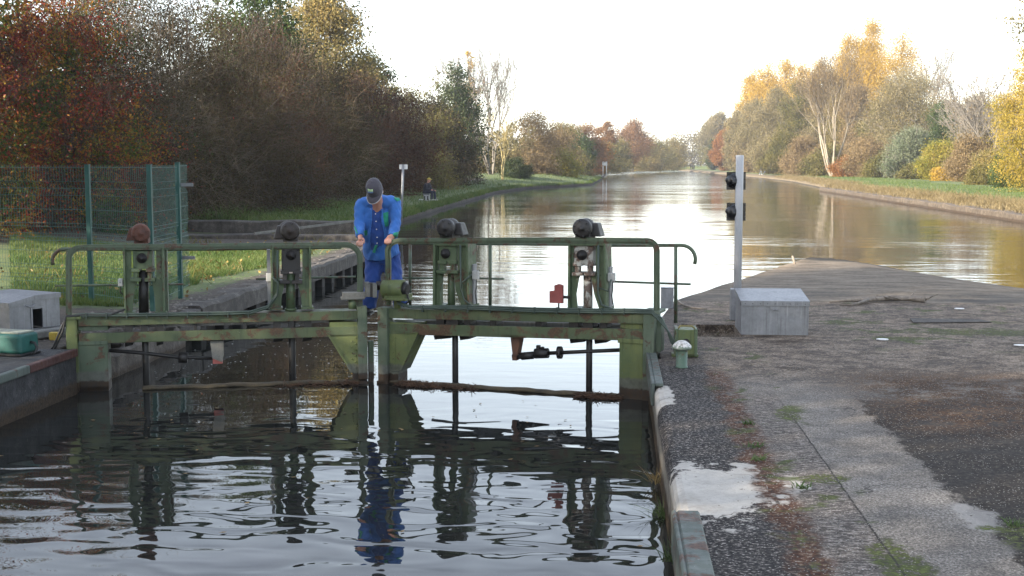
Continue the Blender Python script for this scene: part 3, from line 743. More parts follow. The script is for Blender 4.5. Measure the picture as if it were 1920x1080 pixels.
# cables
m = L.mb()
for k in range(3):
    o = k * 3.2
    L.tube(m, [(745, 566 + o * .5), (770, 574 + o * .4), (900, 574 + o), (1000, 578 + o), (1120, 580 + o), (1190, 580 + o), (1222, 581 + o), (1240, 596 + o * 1.5), (1252, 620), (1258 + o, 640), (1268 + o, 655)], .011, -.03 - k * .004)
L.tube(m, [(863, 459), (864, 540), (870, 562), (885, 574)], .010, -.02); L.tube(m, [(1122, 460), (1121, 550), (1128, 572), (1150, 580)], .013, -.02)
L.tube(m, [(884, 515), (866, 530), (864, 548)], .008, -.02); L.tube(m, [(1146, 524), (1140, 546), (1124, 540)], .009, -.02)
for k in range(10): L.bx(m, 790 + k * 42, 573 + k * .6, 792 + k * 42, 585 + k * .6, -.055, -.01)
m.build('cable', M_CABLE, root)
for (bx_, sw) in (((879, 496, 888, 574), (885, 508, 896, 524)), ((1136, 501, 1144, 579), (1139, 512, 1152, 528))):
    m = L.mb(); L.bx(m, *bx_, .10, .20); o = m.build('cable_duct', M_GALV, root, bevel=.003)
    m = L.mb(); L.bx(m, *sw, .05, .10); rivet(m, L, (sw[0] + sw[2]) / 2, sw[1] + 5, .05, .010); o2 = m.build('switch_box', M_GREYBOX, o, bevel=.004)
    m = L.mb(); L.tube(m, [(sw[2] - 3, sw[3]), (sw[2] - 3, sw[3] + 14), (sw[2] - 5, sw[3] + 26), (sw[2] - 2, sw[3] + 46)], .006, .08, 6); m.build('switch_lead', M_CABLEB, o)
m = L.mb(); L.poly(m, [(1030, 546), (1039, 545), (1039, 535), (1047, 532.5), (1055, 535), (1055, 569), (1030, 568)], -.03, .01)
o = m.build('warning_plate', M_REDP, root, bevel=.003)
m = L.mb(); L.bx(m, 1055, 555, 1068, 560, -.01, .03); m.build('plate_bracket', M_BLACKST, o)
m = L.mb(); L.bx(m, 1046, 569, 1048, 580, -.02, .0); m.build('plate_stem', M_BLACKST, o)
# balance arm under the beam
m = L.mb(); d = .10
L.bx(m, 939, 628, 986, 633, .0, .25); L.poly(m, [(957, 633), (976, 633), (970, 667), (961, 667)], .04, .16)
L.bx(m, 960, 667, 969, 676, .06, .14)
m.build('arm_bracket', M_RUSTY, root, bevel=.003)
m = L.mb(); L.tube(m, [(961, 668), (975, 668), (1010, 663)], [.026, .032, .028], d, 10); L.tube(m, [(978, 668), (1000, 666)], .042, d, 10); L.tube(m, [(1003, 663), (1028, 662)], .055, d, 10)
L.tube(m, [(1046, 661), (1053, 661)], .068, d, 12); L.tube(m, [(1010, 663), (1170, 656)], .021, d, 10); L.bx(m, 1005, 648, 1011, 664, .08, .13); L.bx(m, 1013, 651, 1018, 664, .08, .13)
m.build('balance_arm', M_BLACKST, root)
# latch cylinder on the mitre end
m = L.mb(); a = L.P(720, 542, .02); b = L.P(758, 542, .02)
m.tube([a, b], .105, n=16); L.bx(m, 720, 552, 758, 563, -.06, .16); L.bx(m, 717, 560, 761, 564, -.07, .17)
L.tube(m, [(745, 562), (745, 578)], .042, .06, 12)
o = m.build('latch_housing', M_GREENW, root, bevel=.004)
m = L.mb(); m.tube([b, L.P(765, 543, .02)], [.085, .06], n=14); L.tube(m, [(764, 553), (766, 566), (756, 574)], .012, .0, 6); m.build('latch_cap', M_BLACKST, o)
m = L.mb(); L.bx(m, 747, 528, 759, 537, .04, .14); m.build('terminal_box', M_GREYBOX, o, bevel=.004)

# ---------------------------------------------------------------- left leaf
root = thing('lock_gate_leaf', 'left leaf of the green lock gate, with a rusty orange and a brown motor', 'lock gate', LL.H, 'two leaves of the lock gate')
L = LL
D = dict(ref=400, up=((155, 594), (660, 582)), lo=0, span=(146, 670), zt=L.G(400, 589)[1], zb=L.G(400, 606)[1], z2t=L.G(400, 619)[1], z2b=L.G(400, 638)[1],
         spacers=[(234, 248), (263, 276), (293, 307), (363, 368), (513, 526), (541, 552), (571, 584), (456, 461)],
         under=[(234, 249), (293, 306), (512, 530), (568, 585)], boom=(.45, L.len - .1),
         rail=[(129, 592), (129, 485)] + arc((150, 485), 21, 180, 90, 6, 20) + [(165, 464), (300, 463), (450, 461), (560, 460), (640, 459)] + arc((648, 486), 27, 90, 0, 7, 27) + [(675, 510), (675, 577)])
gate_leaf(L, root, D)
m = L.mb(); L.bx(m, 671, 575, 689, 712, -.06, .10); u, z = L.G(680, 640); m.box((u - .05, -.06, -1.4), (u + .05, .1, .03)); L.bx(m, 691, 640, 701, 712, .02, .1); u2 = L.G(691, 700)[0]; u3 = L.G(701, 700)[0]; m.box((u2, .02, -1.4), (u3, .1, .05)); m.build('mitre_post', M_GREENB, root, bevel=.006)
m = L.mb(); L.bx(m, 618, 604, 671, 622, .005, .24)
L.poly(m, [(618, 628), (671, 627), (671, 699), (662, 699)], .0, .02); L.poly(m, [(618, 628), (671, 627), (671, 699), (662, 699)], .22, .24); L.poly(m, [(614, 628), (618, 628), (662, 699), (658, 699)], -.02, .25)
u0, z0 = L.G(663, 699); u1, _ = L.G(671, 699); m.box((u0, .0, -1.0), (u1, .24, z0))
for k in range(6): rivet(m, L, 667, 634 + k * 11, 0)
for k in range(4): rivet(m, L, 660, 640 + k * 11, 0)
m.build('gusset', M_GREENW, root)
m = L.mb(); L.bx(m, 147, 643, 203, 740, .0, .26); L.bx(m, 146, 640, 202, 647, -.012, .0); L.bx(m, 147, 612, 202, 620, .03, .2); u0 = L.G(147, 720)[0]; u1 = L.G(203, 720)[0]; m.box((u0, .0, -1.3), (u1, .26, .06))
m.build('heel_panel', M_GREENB, root, bevel=.003)
m = L.mb(); L.bx(m, 125, 599, 146, 735, -.04, .26); L.bx(m, 124, 594, 152, 600, -.05, .26); u0 = L.G(125, 700)[0]; u1 = L.G(146, 700)[0]; m.box((u0, -.04, -1.3), (u1, .26, .1))
m.build('heel_post', M_GREENW, root, bevel=.006)
paddle_stand(L, root, [(230, 246, 233, 248, 464, 590), (293, 307, 292, 309, 464, 588)], (249, 470, 285, 505), (266, 484), [(254, 518), (281, 518)], (260, 279, 507, 588), (266, 279), (264, 437), .100, -1, M_MOTRUST, M_BLACKST, shelf=520)
paddle_stand(L, root, [(509, 524, 507, 527, 462, 582), (567, 583, 567, 585, 462, 580)], (528, 465, 563, 509), (546, 478), [(534, 522), (557, 522)], (536, 554, 513, 578), (541, 554), (544, 433), .106, -1, M_MOTBR, M_GREEN, gearmat=M_MOTOR, shelf=526)
m = L.mb(); d = .95
L.tube(m, [(420, 467), (200, 467), (131, 467)] + arc((122, 489), 24, 90, 200, 8, 22), .021, d); L.tube(m, [(103, 536), (344, 533)], .013, d); L.tube(m, [(480, 523), (667, 519)], .013, d)
L.tube(m, [(127, 467), (127, 600)], .020, d); L.tube(m, [(420, 467), (640, 464)], .018, d)
m.build('rear_handrail', M_RAIL, root)
m = L.mb(); L.bx(m, 308, 466, 314, 584, .1, .2); o = m.build('cable_duct', M_RAIL, root)
m = L.mb(); L.bx(m, 501, 468, 508, 580, .1, .18); o = m.build('cable_duct', M_GALV, root); 
m = L.mb(); L.bx(m, 499, 513, 510, 528, .03, .10); m.build('switch_box', M_GREYBOX, o, bevel=.004)
m = L.mb(); L.bx(m, 221, 523, 230, 537, .03, .10); rivet(m, L, 225, 529, .03, .01); o = m.build('switch_box', M_GREYBOX, root, bevel=.004)
m = L.mb(); L.tube(m, [(226, 537), (225, 548), (231, 552)], .007, .06, 6); m.build('switch_lead', M_CABLEB, o)
m = L.mb()
for k in range(2):
    o = k * 3.4
    L.tube(m, [(124, 594 + o), (150, 589 + o), (230, 589 + o), (308, 588 + o), (420, 586 + o), (470, 584 + o), (502, 574 + o), (520, 550 + o), (521, 530), (511, 520)], .012, -.03 - k * .004)
L.tube(m, [(520, 545), (520, 470)], .010, -.02)
for k in range(9): L.bx(m, 160 + k * 38, 587 - k * .3, 162 + k * 38, 598 - k * .3, -.055, -.01)
m.build('cable', M_CABLE, root)
m = L.mb()
L.tube(m, [(235, 580), (205, 591), (160, 590), (126, 592), (116, 612), (100, 650), (90, 662)], .011, -.035); L.tube(m, [(150, 592), (124, 594), (118, 620), (104, 652), (96, 664)], .011, -.04)
m.build('cable', M_CABLEB, root)
m = L.mb(); L.poly(m, [(394, 640), (419, 639), (419, 668), (416, 679), (398, 672)], .04, .16); o = m.build('arm_bracket', M_TIMBERG, root); 
m = L.mb(); L.bx(m, 399, 672, 417, 682, .05, .15); m.build('bracket_pin', M_REDP, o)
m = L.mb(); L.tube(m, [(205, 657), (270, 662), (336, 670), (410, 672)], .021, .10); L.tube(m, [(335, 670), (352, 671)], .06, .10, 10); m.build('balance_arm', M_BLACKST, root)
# latch arm at the mitre end
m = L.mb(); a = L.P(643, 554, -.05); L.bx(m, 643, 549, 686, 559, -.08, .06); L.bx(m, 640, 558, 684, 562, -.09, .07); o = m.build('latch_arm', M_TIMBERG, root, bevel=.004)
m = L.mb(); L.bx(m, 686, 531, 694, 557, -.10, .10); L.bx(m, 699, 533, 707, 558, -.10, .10); m.build('latch_plate', M_TIMBERG, o, bevel=.003)
m = L.mb(); L.bx(m, 694, 532, 699, 557, -.08, .09); L.tube(m, [(706, 536), (722, 535)], .05, .02, 10); m.build('latch_bolt', M_MOTBR, o)
m = L.mb(); L.tube(m, [(661, 561), (661, 579)], .045, -.01, 12); m.build('latch_pedestal', M_GREEN, o)

# debris caught along the boom
def twigs(n, cen, spread, length, r, rng, flat=.3):
    c = np.array(cen) + rng.normal(0, 1, (n, 3)) * np.array(spread)
    d = rng.normal(0, 1, (n, 3)) * np.array([1, 1, flat]); d /= np.linalg.norm(d, axis=1)[:, None]
    l = rng.uniform(.5, 1.2, (n, 1)) * length
    return c - d * l / 2, c + d * l / 2, np.full(n, r), np.full(n, r * .6)
def segs(p0, p1, r0, r1, k=3):
    p0 = np.asarray(p0, float); p1 = np.asarray(p1, float); r0 = np.asarray(r0, float)[:, None]; r1 = np.asarray(r1, float)[:, None]
    d = p1 - p0; d /= np.maximum(np.linalg.norm(d, axis=1), 1e-6)[:, None]
    h = np.where(np.abs(d[:, 2:3]) < .9, np.array([[0, 0, 1.]]), np.array([[1., 0, 0]]))
    a = np.cross(d, h); a /= np.linalg.norm(a, axis=1)[:, None]; b = np.cross(d, a)
    n = len(p0); V = np.zeros((n, 2 * k, 3))
    for j in range(k):
        an = 2 * math.pi * j / k; o = a * math.cos(an) + b * math.sin(an)
        V[:, j] = p0 + o * r0; V[:, k + j] = p1 + o * r1
    base = (np.arange(n) * 2 * k)[:, None]
    Q = np.concatenate([base + np.array([[j, (j + 1) % k, k + (j + 1) % k, k + j]]) for j in range(k)], axis=0)
    return V.reshape(-1, 3), Q
def debris(L, px0, px1, py, n, rng):
    out = []
    for i in range(n):
        u, z = L.G(rng.uniform(px0, px1), py)
        out.append(L.T((u, rng.normal(-.03, .05), abs(rng.normal(.012, .012)))))
    c = np.array(out); d = rng.normal(0, 1, (n, 3)) * [1, 1, .16]; d /= np.linalg.norm(d, axis=1)[:, None]
    l = rng.uniform(.03, .09, (n, 1)); return c - d * l, c + d * l
ps = [debris(RL, 752, 815, 716, 420, RNG), debris(RL, 815, 900, 720, 120, RNG), debris(RL, 1085, 1160, 733, 420, RNG), debris(LL, 640, 668, 713, 80, RNG), debris(LL, 520, 640, 716, 90, RNG)]
V, Q = segs(np.concatenate([p[0] for p in ps]), np.concatenate([p[1] for p in ps]), np.full(sum(len(p[0]) for p in ps), .004), np.full(sum(len(p[0]) for p in ps), .003))
tag(np_mesh('floating_reeds', V, Q, M_DEBRIS), 'brown broken reeds caught along the floating boom of the gate', 'debris', kind='stuff')
# ================================================================ walls
def mat_wall(name, c0, c1, c2, slime=.24, sp=True):
    t = NT(name); p = t.pos(); x, y, z = t.sep(p)
    n1 = t.noise(p, 1.4, 4); n2 = t.noise(p, 6, 5, .65); n3 = t.noise(p, 34, 3, .65)
    st = t.noise(t.scale(p, (9, 9, 1.1)), 1, 4, .6)
    col = t.ramp(t.math('ADD', t.math('MULTIPLY', n2, .5), t.math('ADD', t.math('MULTIPLY', n3, .25), t.math('MULTIPLY', n1, .25))), [(.36, c0), (.5, c1), (.66, c2)])
    col = t.mix(t.rng(st, .5, .7, 0, .6), col, tuple(a * .4 for a in c1))
    if sp: col = t.mix(t.math('MULTIPLY', t.rng(t.voro(p, 24), .13, .08), t.rng(n1, .48, .56)), col, (.32, .31, .28))
    zz = t.math('ADD', z, t.math('MULTIPLY', t.math('SUBTRACT', n2, .5), .12))
    col = t.mix(t.rng(zz, slime, slime - .08), col, t.ramp(n3, [(.35, (.016, .011, .007)), (.65, (.058, .036, .018))]))
    return t.bsdf(col, .88, 0, t.bump(t.math('ADD', n3, n2), .8, .015))
M_WALL = mat_wall('dark_lock_wall', (.013, .013, .015), (.038, .038, .040), (.10, .10, .098), .17)
M_COP = mat_wall('lichen_concrete', (.022, .019, .016), (.058, .051, .044), (.125, .114, .10), -.5)  # weathered concrete, colour darkened so the sunlit left coping reads as shaded
M_STONE = mat_wall('rough_stone', (.040, .034, .028), (.085, .072, .060), (.17, .15, .125), .10)
M_PILE = mat_plain('black_wet_timber', (.016, .014, .012), .8, 0, .5, 8, .5)
M_EDGE = mat_paint('grey_green_edge_steel', (.055, .072, .060), (.11, .13, .115), .40, .6)
M_EDGER = mat_paint('red_primer_steel', (.045, .018, .016), (.075, .032, .026), .35, .65)

def rough_box(m, a, b, step=.45, amp=.02, seed=0):
    """long box along y with an uneven broken top and face"""
    x0, y0, z0 = a; x1, y1, z1 = b
    n = max(2, int((y1 - y0) / step)); vs = []
    for i in range(n + 1):
        y = y0 + (y1 - y0) * i / n; e = amp * wob(i * 2.3 + seed, seed * 1.7); e2 = amp * wob(i * 3.1, seed + 2.2)
        vs += [(x0, y, z0), (x1 + e2 * .5, y, z0), (x1 + e2, y, z1 - .04 + e), (x1 - .04 + e2, y, z1 + e), (x0, y, z1 + e * .5)]
    fs = [(0, 1, 2, 3, 4)[::-1], tuple(5 * n + k for k in range(5))]
    for i in range(n):
        for k in range(5): fs.append((5 * i + k, 5 * i + (k + 1) % 5, 5 * i + 5 + (k + 1) % 5, 5 * i + 5 + k))
    m.add(vs, fs)
# left lock wall on the camera's side of the gate
root = thing('lock_wall', 'dark concrete side wall of the lock below the teal box, with a red and green steel edge', 'wall', (-6.0, 11, 0))
m = MB(); rough_box(m, (-6.7, -20, -1.6), (-5.69, 12.82, .485), .5, .012, 3); m.build('concrete_wall', M_WALL, root)
m = MB(); m.box((-5.72, 11.7, .41), (-5.655, 12.80, .495)); m.build('steel_edge', M_EDGER, root, bevel=.012, seg=2)
m = MB(); m.box((-5.72, -20, .41), (-5.655, 11.695, .495)); m.build('steel_edge', M_EDGE, root, bevel=.012, seg=2)
# stone recess and the approach wall upstream
root = thing('stone_abutment', 'rough brown stone abutment behind the left gate leaf at the water', 'wall', (-6.1, 15, 0))
m = MB(); rough_box(m, (-6.9, 13.35, -1.6), (-5.70, 16.35, .30), .3, .06, 5); m.build('stone_face', M_STONE, root)
m = MB()
for k in range(26):
    c = Vector((RNG.uniform(-6.6, -5.75), RNG.uniform(14.2, 16.6), .33)); r = RNG.uniform(.05, .16)
    m.ball(c, (r, r * RNG.uniform(.6, 1.3), r * RNG.uniform(.4, .8)), 6, 4, Matrix.Rotation(RNG.uniform(0, 3), 3, 'Z'))
for i in range(len(m.sm)): m.sm[i] = False
m.build('loose_rubble', M_COP, root)['kind'] = 'stuff'
root = thing('approach_wall', 'broken concrete coping on black timber piles along the left bank, running away from the gate', 'wall', (-6.0, 23, 0))
m = MB(); rough_box(m, (-6.10, 17.0, .20), (-5.70, 31.45, .475), .35, .026, 9); m.build('concrete_coping', M_COP, root)
m = MB(); m.hexa([Vector((-6.45, 16.0, .12)), Vector((-5.72, 16.15, .08)), Vector((-5.70, 16.92, .15)), Vector((-6.4, 16.9, .2))],
                 [Vector((-6.40, 15.95, .40)), Vector((-5.70, 16.1, .36)), Vector((-5.68, 16.9, .45)), Vector((-6.4, 16.9, .46))]); m.build('broken_block', M_COP, root, bevel=.02, seg=2)
m = MB(); m.box((-6.8, 16.36, -1.6), (-6.05, 31.4, .2)); m.build('back_wall', M_STONE, root)
y = 17.1; k = 0
while y < 31.3:
    m = MB(); m.box((-5.95, y, -1.6), (-5.76, y + .22, .21)); m.build('timber_pile', M_PILE, root, bevel=.01); y += .85 if k % 3 else 1.05; k += 1
# stepped concrete kerbs behind the grass
for lab, a, b, s in (('upper concrete kerb below the grass bank behind the left gate leaf', (-11.9, 34.4, .2), (-7.2, 34.9, .86), 1), ('lower concrete kerb in front of the upper kerb, reaching the canal edge', (-12.4, 32.2, .1), (-6.4, 32.7, .60), 2)):
    m = MB(lambda p: Vector((p.y, p.x, p.z)))
    m2 = MB()
    n = 14; x0, y0, z0 = a; x1, y1, z1 = b; vs = []
    for i in range(n + 1):
        x = x0 + (x1 - x0) * i / n; e = .03 * wob(i * 1.9, s * 3)
        vs += [(x, y0 + e, z0), (x, y0 + e, z1 - .03 + e), (x, y0 + .05 + e, z1 + e), (x, y1, z1 + e), (x, y1, z0)]
    fs = [(0, 1, 2, 3, 4), tuple(5 * n + k for k in (4, 3, 2, 1, 0))]
    for i in range(n):
        for k in range(5): fs.append((5 * i + k, 5 * i + (k + 1) % 5, 5 * i + 5 + (k + 1) % 5, 5 * i + 5 + k))
    m2.add(vs, fs); tag(m2.build('concrete_kerb', M_COP), lab, 'kerb')
m = MB(); m.tube([(-9.3, 32.0, .64), (-6.7, 34.3, .93)], [(.05, .04), (.05, .04)], n=4, smooth=False)
tag(m.build('plank', M_TIMBERG), 'grey plank lying across the two concrete kerbs', 'plank')

# steel edges of the right quay
m = MB(); m.box((.352, 11.1, .30), (.385, 12.95, .505)); m.box((.385, 11.1, .474), (.46, 12.95, .505)); tag(m.build('edge_rail', M_EDGE, bevel=.008), 'grey worn steel edge strip on the quay beside the mushroom bollard', 'edge strip')
m = MB(); m.box((.345, 3.0, .25), (.372, 7.0, .50)); m.box((.372, 3.0, .476), (.50, 7.0, .50)); tag(m.build('edge_rail', M_EDGE, bevel=.010), 'pale green steel edge strip at the near end of the quay wall', 'edge strip')

# ================================================================ quay furniture
def metal_cabinet(label, loc, rot, wd, dp, hf, hb, hole=None):
    root = thing('metal_cabinet', label, 'cabinet', loc)
    R = Matrix.Rotation(rot, 3, 'Z'); L0 = Vector(loc)
    xf = lambda p: L0 + R @ p
    m = MB(xf)      # front at y=0, back at y=dp
    t = .006
    if hole:
        y0, y1, z0, z1 = hole     # opening in the +x side, local y/z
        X = wd / 2
        m.hexa([(-X, 0, 0), (-X, dp, 0), (-X + t, dp, 0), (-X + t, 0, 0)], [(-X, 0, hf), (-X, dp, hb), (-X + t, dp, hb), (-X + t, 0, hf)])
        m.box((-X + t, 0, 0), (X - t, t, hf)); m.box((-X + t, dp - t, 0), (X - t, dp, hb))
        hz = lambda y: hf + (hb - hf) * min(1, y / (dp * .5))
        for ya, yb, za, zb, zc in ((0, y0, 0, hz(0), hz(y0)), (y1, dp, 0, hz(y1), hz(dp)), (y0, y1, z1, hz(y0), hz(y1)), (y0, y1, 0, z0, z0)):
            m.hexa([(X - t, ya, za), (X - t, yb, za), (X, yb, za), (X, ya, za)], [(X - t, ya, zb), (X - t, yb, zc), (X, yb, zc), (X, ya, zb)])
        for c in ((y0 - .02, y0), (y1, y1 + .02)): m.box((X, c[0], z0), (X + .01, c[1], z1 + .02))
        m.box((X, y0, z1), (X + .01, y1, z1 + .02))
    else:
        m.hexa([(-wd / 2, 0, 0), (-wd / 2, dp, 0), (wd / 2, dp, 0), (wd / 2, 0, 0)], [(-wd / 2, 0, hf), (-wd / 2, dp, hb), (wd / 2, dp, hb), (wd / 2, 0, hf)])
        m.box((-wd / 2 - .003, -.004, 0), (-wd / 2 + .018, .0, hf - .03)); m.box((wd / 2 - .018, -.004, 0), (wd / 2 + .003, 0, hf - .03))
    m.build('cabinet_body', M_GALV, root)
    m = MB(xf); o = .014
    brk = dp * .5 if hole else dp
    pts = [(-o, hf - .045), (-o, hf + .006), (brk, hb + .006), (dp + o, hb + .006), (dp + o, hb - .045)] if hole else [(-o, hf - .045), (-o, hf + .006), (dp + o, hb + .006), (dp + o, hb - .045)]
    k = len(pts)
    # lid: sloped sheet with a turned-down rim
    top = [p for p in pts[1:-1]]
    for a, b in zip(top, top[1:]): m.hexa([(-wd / 2 - o, a[0], a[1]), (wd / 2 + o, a[0], a[1]), (wd / 2 + o, b[0], b[1]), (-wd / 2 - o, b[0], b[1])], [(-wd / 2 - o, a[0], a[1] + .006), (wd / 2 + o, a[0], a[1] + .006), (wd / 2 + o, b[0], b[1] + .006), (-wd / 2 - o, b[0], b[1] + .006)])
    m.box((-wd / 2 - o, -o, hf - .045), (wd / 2 + o, -o + .006, hf + .006))
    for sx in (-1, 1):
        X0 = sx * (wd / 2 + o); X1 = X0 - sx * .006
        for a, b in zip(top, top[1:]):
            m.hexa([(X0, a[0], a[1] - .05), (X0, b[0], b[1] - .05), (X1, b[0], b[1] - .05), (X1, a[0], a[1] - .05)], [(X0, a[0], a[1]), (X0, b[0], b[1]), (X1, b[0], b[1]), (X1, a[0], a[1])])
    m.build('cabinet_lid', M_GALV, root)
    m = MB(xf)
    if hole: m.tube([(wd / 2 + .02, .20, hb - .09), (wd / 2 + .045, .24, hb - .11), (wd / 2 + .045, .30, hb - .11), (wd / 2 + .02, .34, hb - .09)], .008, n=6)
    else:
        for k in range(9): m = MB(xf); m.lathe([(.006, 0), (.005, .006), (0, .008)], (-wd / 2 + .04 + k * (wd - .08) / 8, -o, hf - .02), (0, -1, 0), 6); m.build('rivet', M_BLACKST, root)
        m = MB(xf); m.box((-.05, -.012, hf - .10), (.05, -.004, hf - .055)); m.tube([(-.02, -.012, hf - .085), (-.02, -.028, hf - .09), (.02, -.028, hf - .09), (.02, -.012, hf - .085)], .004, n=6)
    m.build('cabinet_hasp', M_GALV, root)
    return root
c = at_z(1452, 628, QZ)
metal_cabinet('low galvanised metal cabinet at the foot of the signal pole, with a plain closed front', (c.x, c.y, QZ), 0, .765, .72, .385, .46)
a = at_z(19, 626, .49); b = at_z(113, 613, .49)
dr = (b - a); ang = math.atan2(-dr.x, dr.y); dp = dr.length
R = Matrix.Rotation(ang, 3, 'Z')
cc = a + R @ Vector((-.42, 0, 0))
metal_cabinet('low galvanised metal cabinet with a square hole in its side, behind the teal box', (cc.x, cc.y, .475), ang, .84, dp, .36, .42, hole=(dp * .44, dp * .64, .04, .27))

# traffic signal pole
base = at_z(1381, 600, QZ); py = base.y
root = thing('signal_pole', 'grey steel signal pole with two black square lamps seen from behind', 'traffic signal', (base.x, base.y, QZ))
top = at_y(1385, 291, py); bx_ = base.x + .005
m = MB(); m.tube([(bx_, py, QZ), (bx_, py, top.z - .004), (bx_, py, top.z)], [.049, .049, .047], n=24); m.build('pole', mat_plain('light_grey_pole_paint', (.40, .41, .43), .45, 0, .08, 5, .05), root)
m = MB(); m.box((bx_ - .085, py - .06, QZ), (bx_ + .07, py + .10, QZ + .40)); m.build('cable_box', M_GALV, root, bevel=.006)
M_SIG = mat_plain('black_signal_plastic', (.006, .006, .007), .28, 0, .2, 5, .05)
for yy in (339, 397):
    q = at_y(1380, yy, py + .08)
    m = MB(); m.box((q.x - .118, q.y, q.z - .112), (q.x + .122, q.y + .012, q.z + .112)); m.box((q.x - .118, q.y - .012, q.z + .100), (q.x + .122, q.y, q.z + .112)); m.box((q.x - .118, q.y - .012, q.z - .112), (q.x + .122, q.y, q.z - .100))
    o = m.build('lamp', M_SIG, root, bevel=.003)
    m = MB(); m.lathe([(.0, -.115), (.03, -.113), (.06, -.10), (.085, -.07), (.096, -.03), (.098, 0)], (q.x - .028, q.y - .001, q.z), (0, 1, 0), 24)
    m.ball((q.x - .118, q.y - .03, q.z + .01), (.022, .03, .03), 10, 6); m.build('lamp_housing', M_SIG, o)
    m = MB(); m.box((bx_ - .02, py + .04, q.z - .02), (bx_ + .02, q.y + .002, q.z + .02)); m.build('lamp_bracket', M_BLACKST, o)

# grey post box beyond the rail
q = at_z(1251, 580, QZ - .02); m = MB(); t = at_y(1251, 541, q.y).z
m.box((q.x - .085, q.y, QZ - .01), (q.x + .085, q.y + .12, t)); m.box((q.x - .092, q.y - .006, t), (q.x + .092, q.y + .126, t + .012))
tag(m.build('junction_post', M_GALV, bevel=.006), 'small galvanised junction box standing at the quay edge behind the hooked rail', 'junction box')

# green actuator housing
q = at_z(1286, 671, QZ)
root = thing('actuator_housing', 'green bolted actuator box on the quay behind the mushroom bollard', 'machine box', (q.x, q.y, QZ))
m = MB(); m.box((q.x - .085, q.y, QZ + .03), (q.x + .09, q.y + .26, QZ + .29)); m.box((q.x - .14, q.y + .05, QZ), (q.x + .13, q.y + .22, QZ + .03)); m.build('housing_body', M_GREENW, root, bevel=.006)
for s in (-1, 1):
    m = MB(); X = q.x + s * .098
    m.box((X - .016, q.y - .02, QZ + .02), (X + .016, q.y + .28, QZ + .30))
    for k in range(4): m.lathe([(.009, 0), (.009, .012)], (X, q.y - .02, QZ + .05 + k * .07), (0, -1, 0), 6)
    m.build('end_flange', M_GREEN, root, bevel=.005)
m = MB(); m.lathe([(.038, 0), (.038, .02), (.024, .024), (.024, .04), (0, .045)], (q.x, q.y, QZ + .16), (0, -1, 0), 14); m.build('shaft_cap', M_MOTOR, root)
M_YEL = mat_plain('worn_yellow_paint', (.42, .30, .045), .6, 0, .3)
m = MB(); m.tube([(q.x - .08, q.y + .02, QZ + .30), (q.x - .06, q.y + .03, QZ + .325), (q.x + .06, q.y + .03, QZ + .325), (q.x + .09, q.y + .02, QZ + .30)], .010, n=6); m.build('lifting_strap', mat_plain('ochre_strap', (.20, .17, .06), .8), root)

# mushroom bollard
q = at_z(1278, 689, QZ)
root = thing('mooring_bollard', 'small mushroom bollard with a white cap and rusty green post at the quay edge', 'bollard', (q.x, q.y, QZ))
m = MB(); m.lathe([(.062, 0), (.062, .01), (.055, .015), (.055, .18)], (q.x, q.y, QZ), n=20); m.build('post', mat_paint('green_orange_bollard', (.055, .10, .07), (.085, .14, .10), .28, .5), root)
t = NT('white_cap_paint'); p = t.pos(); x, y, z = t.sep(p); n2 = t.noise(p, 40, 4)
col = t.mix(t.rng(t.math('ADD', z, t.math('MULTIPLY', t.math('SUBTRACT', n2, .5), .10)), QZ + .205, QZ + .225), t.ramp(n2, [(.3, (.13, .17, .14)), (.7, (.20, .24, .20))]), t.ramp(n2, [(.36, (.16, .15, .13)), (.5, (.50, .49, .47)), (.7, (.62, .61, .59))]))
t.bsdf(col, .6)
m = MB(); m.lathe([(.055, .17), (.092, .185), (.098, .20), (.092, .215), (.070, .24), (.040, .262), (0, .27)], (q.x, q.y, QZ), n=24); m.build('cap', t.m, root)

# teal box on the left wall
q = at_z(8, 668, .485)
root = thing('battery_case', 'rounded teal plastic case on the left lock wall, with a black hose behind', 'case', (q.x, q.y, .485))
R = Matrix.Rotation(rad(-12), 3, 'Z'); L0 = Vector((q.x, q.y, .488)); xf = lambda p: L0 + R @ p
M_TEAL = mat_plain('teal_plastic', (.014, .085, .072), .55, 0, .45, 8)
m = MB(xf); m.box((-.34, 0, .02), (.20, .30, .225)); m.build('case_body', M_TEAL, root, bevel=.035, seg=4)
m = MB(xf); m.box((-.30, .03, .219), (.17, .27, .243)); m.build('case_lid', mat_plain('bleached_teal_lid', (.20, .22, .18), .8, 0, .5, 18), root, bevel=.012, seg=2)
m = MB(xf); m.box((-.33, -.012, 0), (.21, .31, .024)); m.build('case_foot', M_CABLEB, root, bevel=.006)
m = MB(xf); m.tube([(.20, .16, .13), (.25, .16, .125), (.285, .15, .08), (.28, .13, .03), (.25, .11, .012)], .014, n=8); m.build('hose', M_CABLEB, root)
# planks, hoses and a yellow marker beside the cabinet
a = at_z(60, 638, .49); b = at_z(128, 628, .49)
m = MB(); d = (b - a).normalized(); n = Vector((-d.y, d.x, 0)); m.prism([a, b, b + n * .16, a + n * .16], (0, 0, .085)); tag(m.build('timber_sleeper', M_TIMBERG, bevel=.012), 'short grey timber sleeper lying between the cabinet and the gate', 'sleeper')
m = MB(); a = at_z(100, 626, .57); d = Vector((1, .1, 0)).normalized(); m.box((a.x - .055, a.y, .495), (a.x + .045, a.y + .07, .585)); tag(m.build('yellow_block', M_YEL, bevel=.008), 'small yellow block on the ground between the holed cabinet and the gate', 'marker')
m = MB(); pts = [at_z(x, y, .53) for x, y in ((47, 634), (62, 622), (80, 616), (104, 614), (124, 610))]; m.tube(pts, .018, n=8)
tag(m.build('hose', M_CABLEB), 'thick black hose running from the cabinet hole to the gate', 'hose')
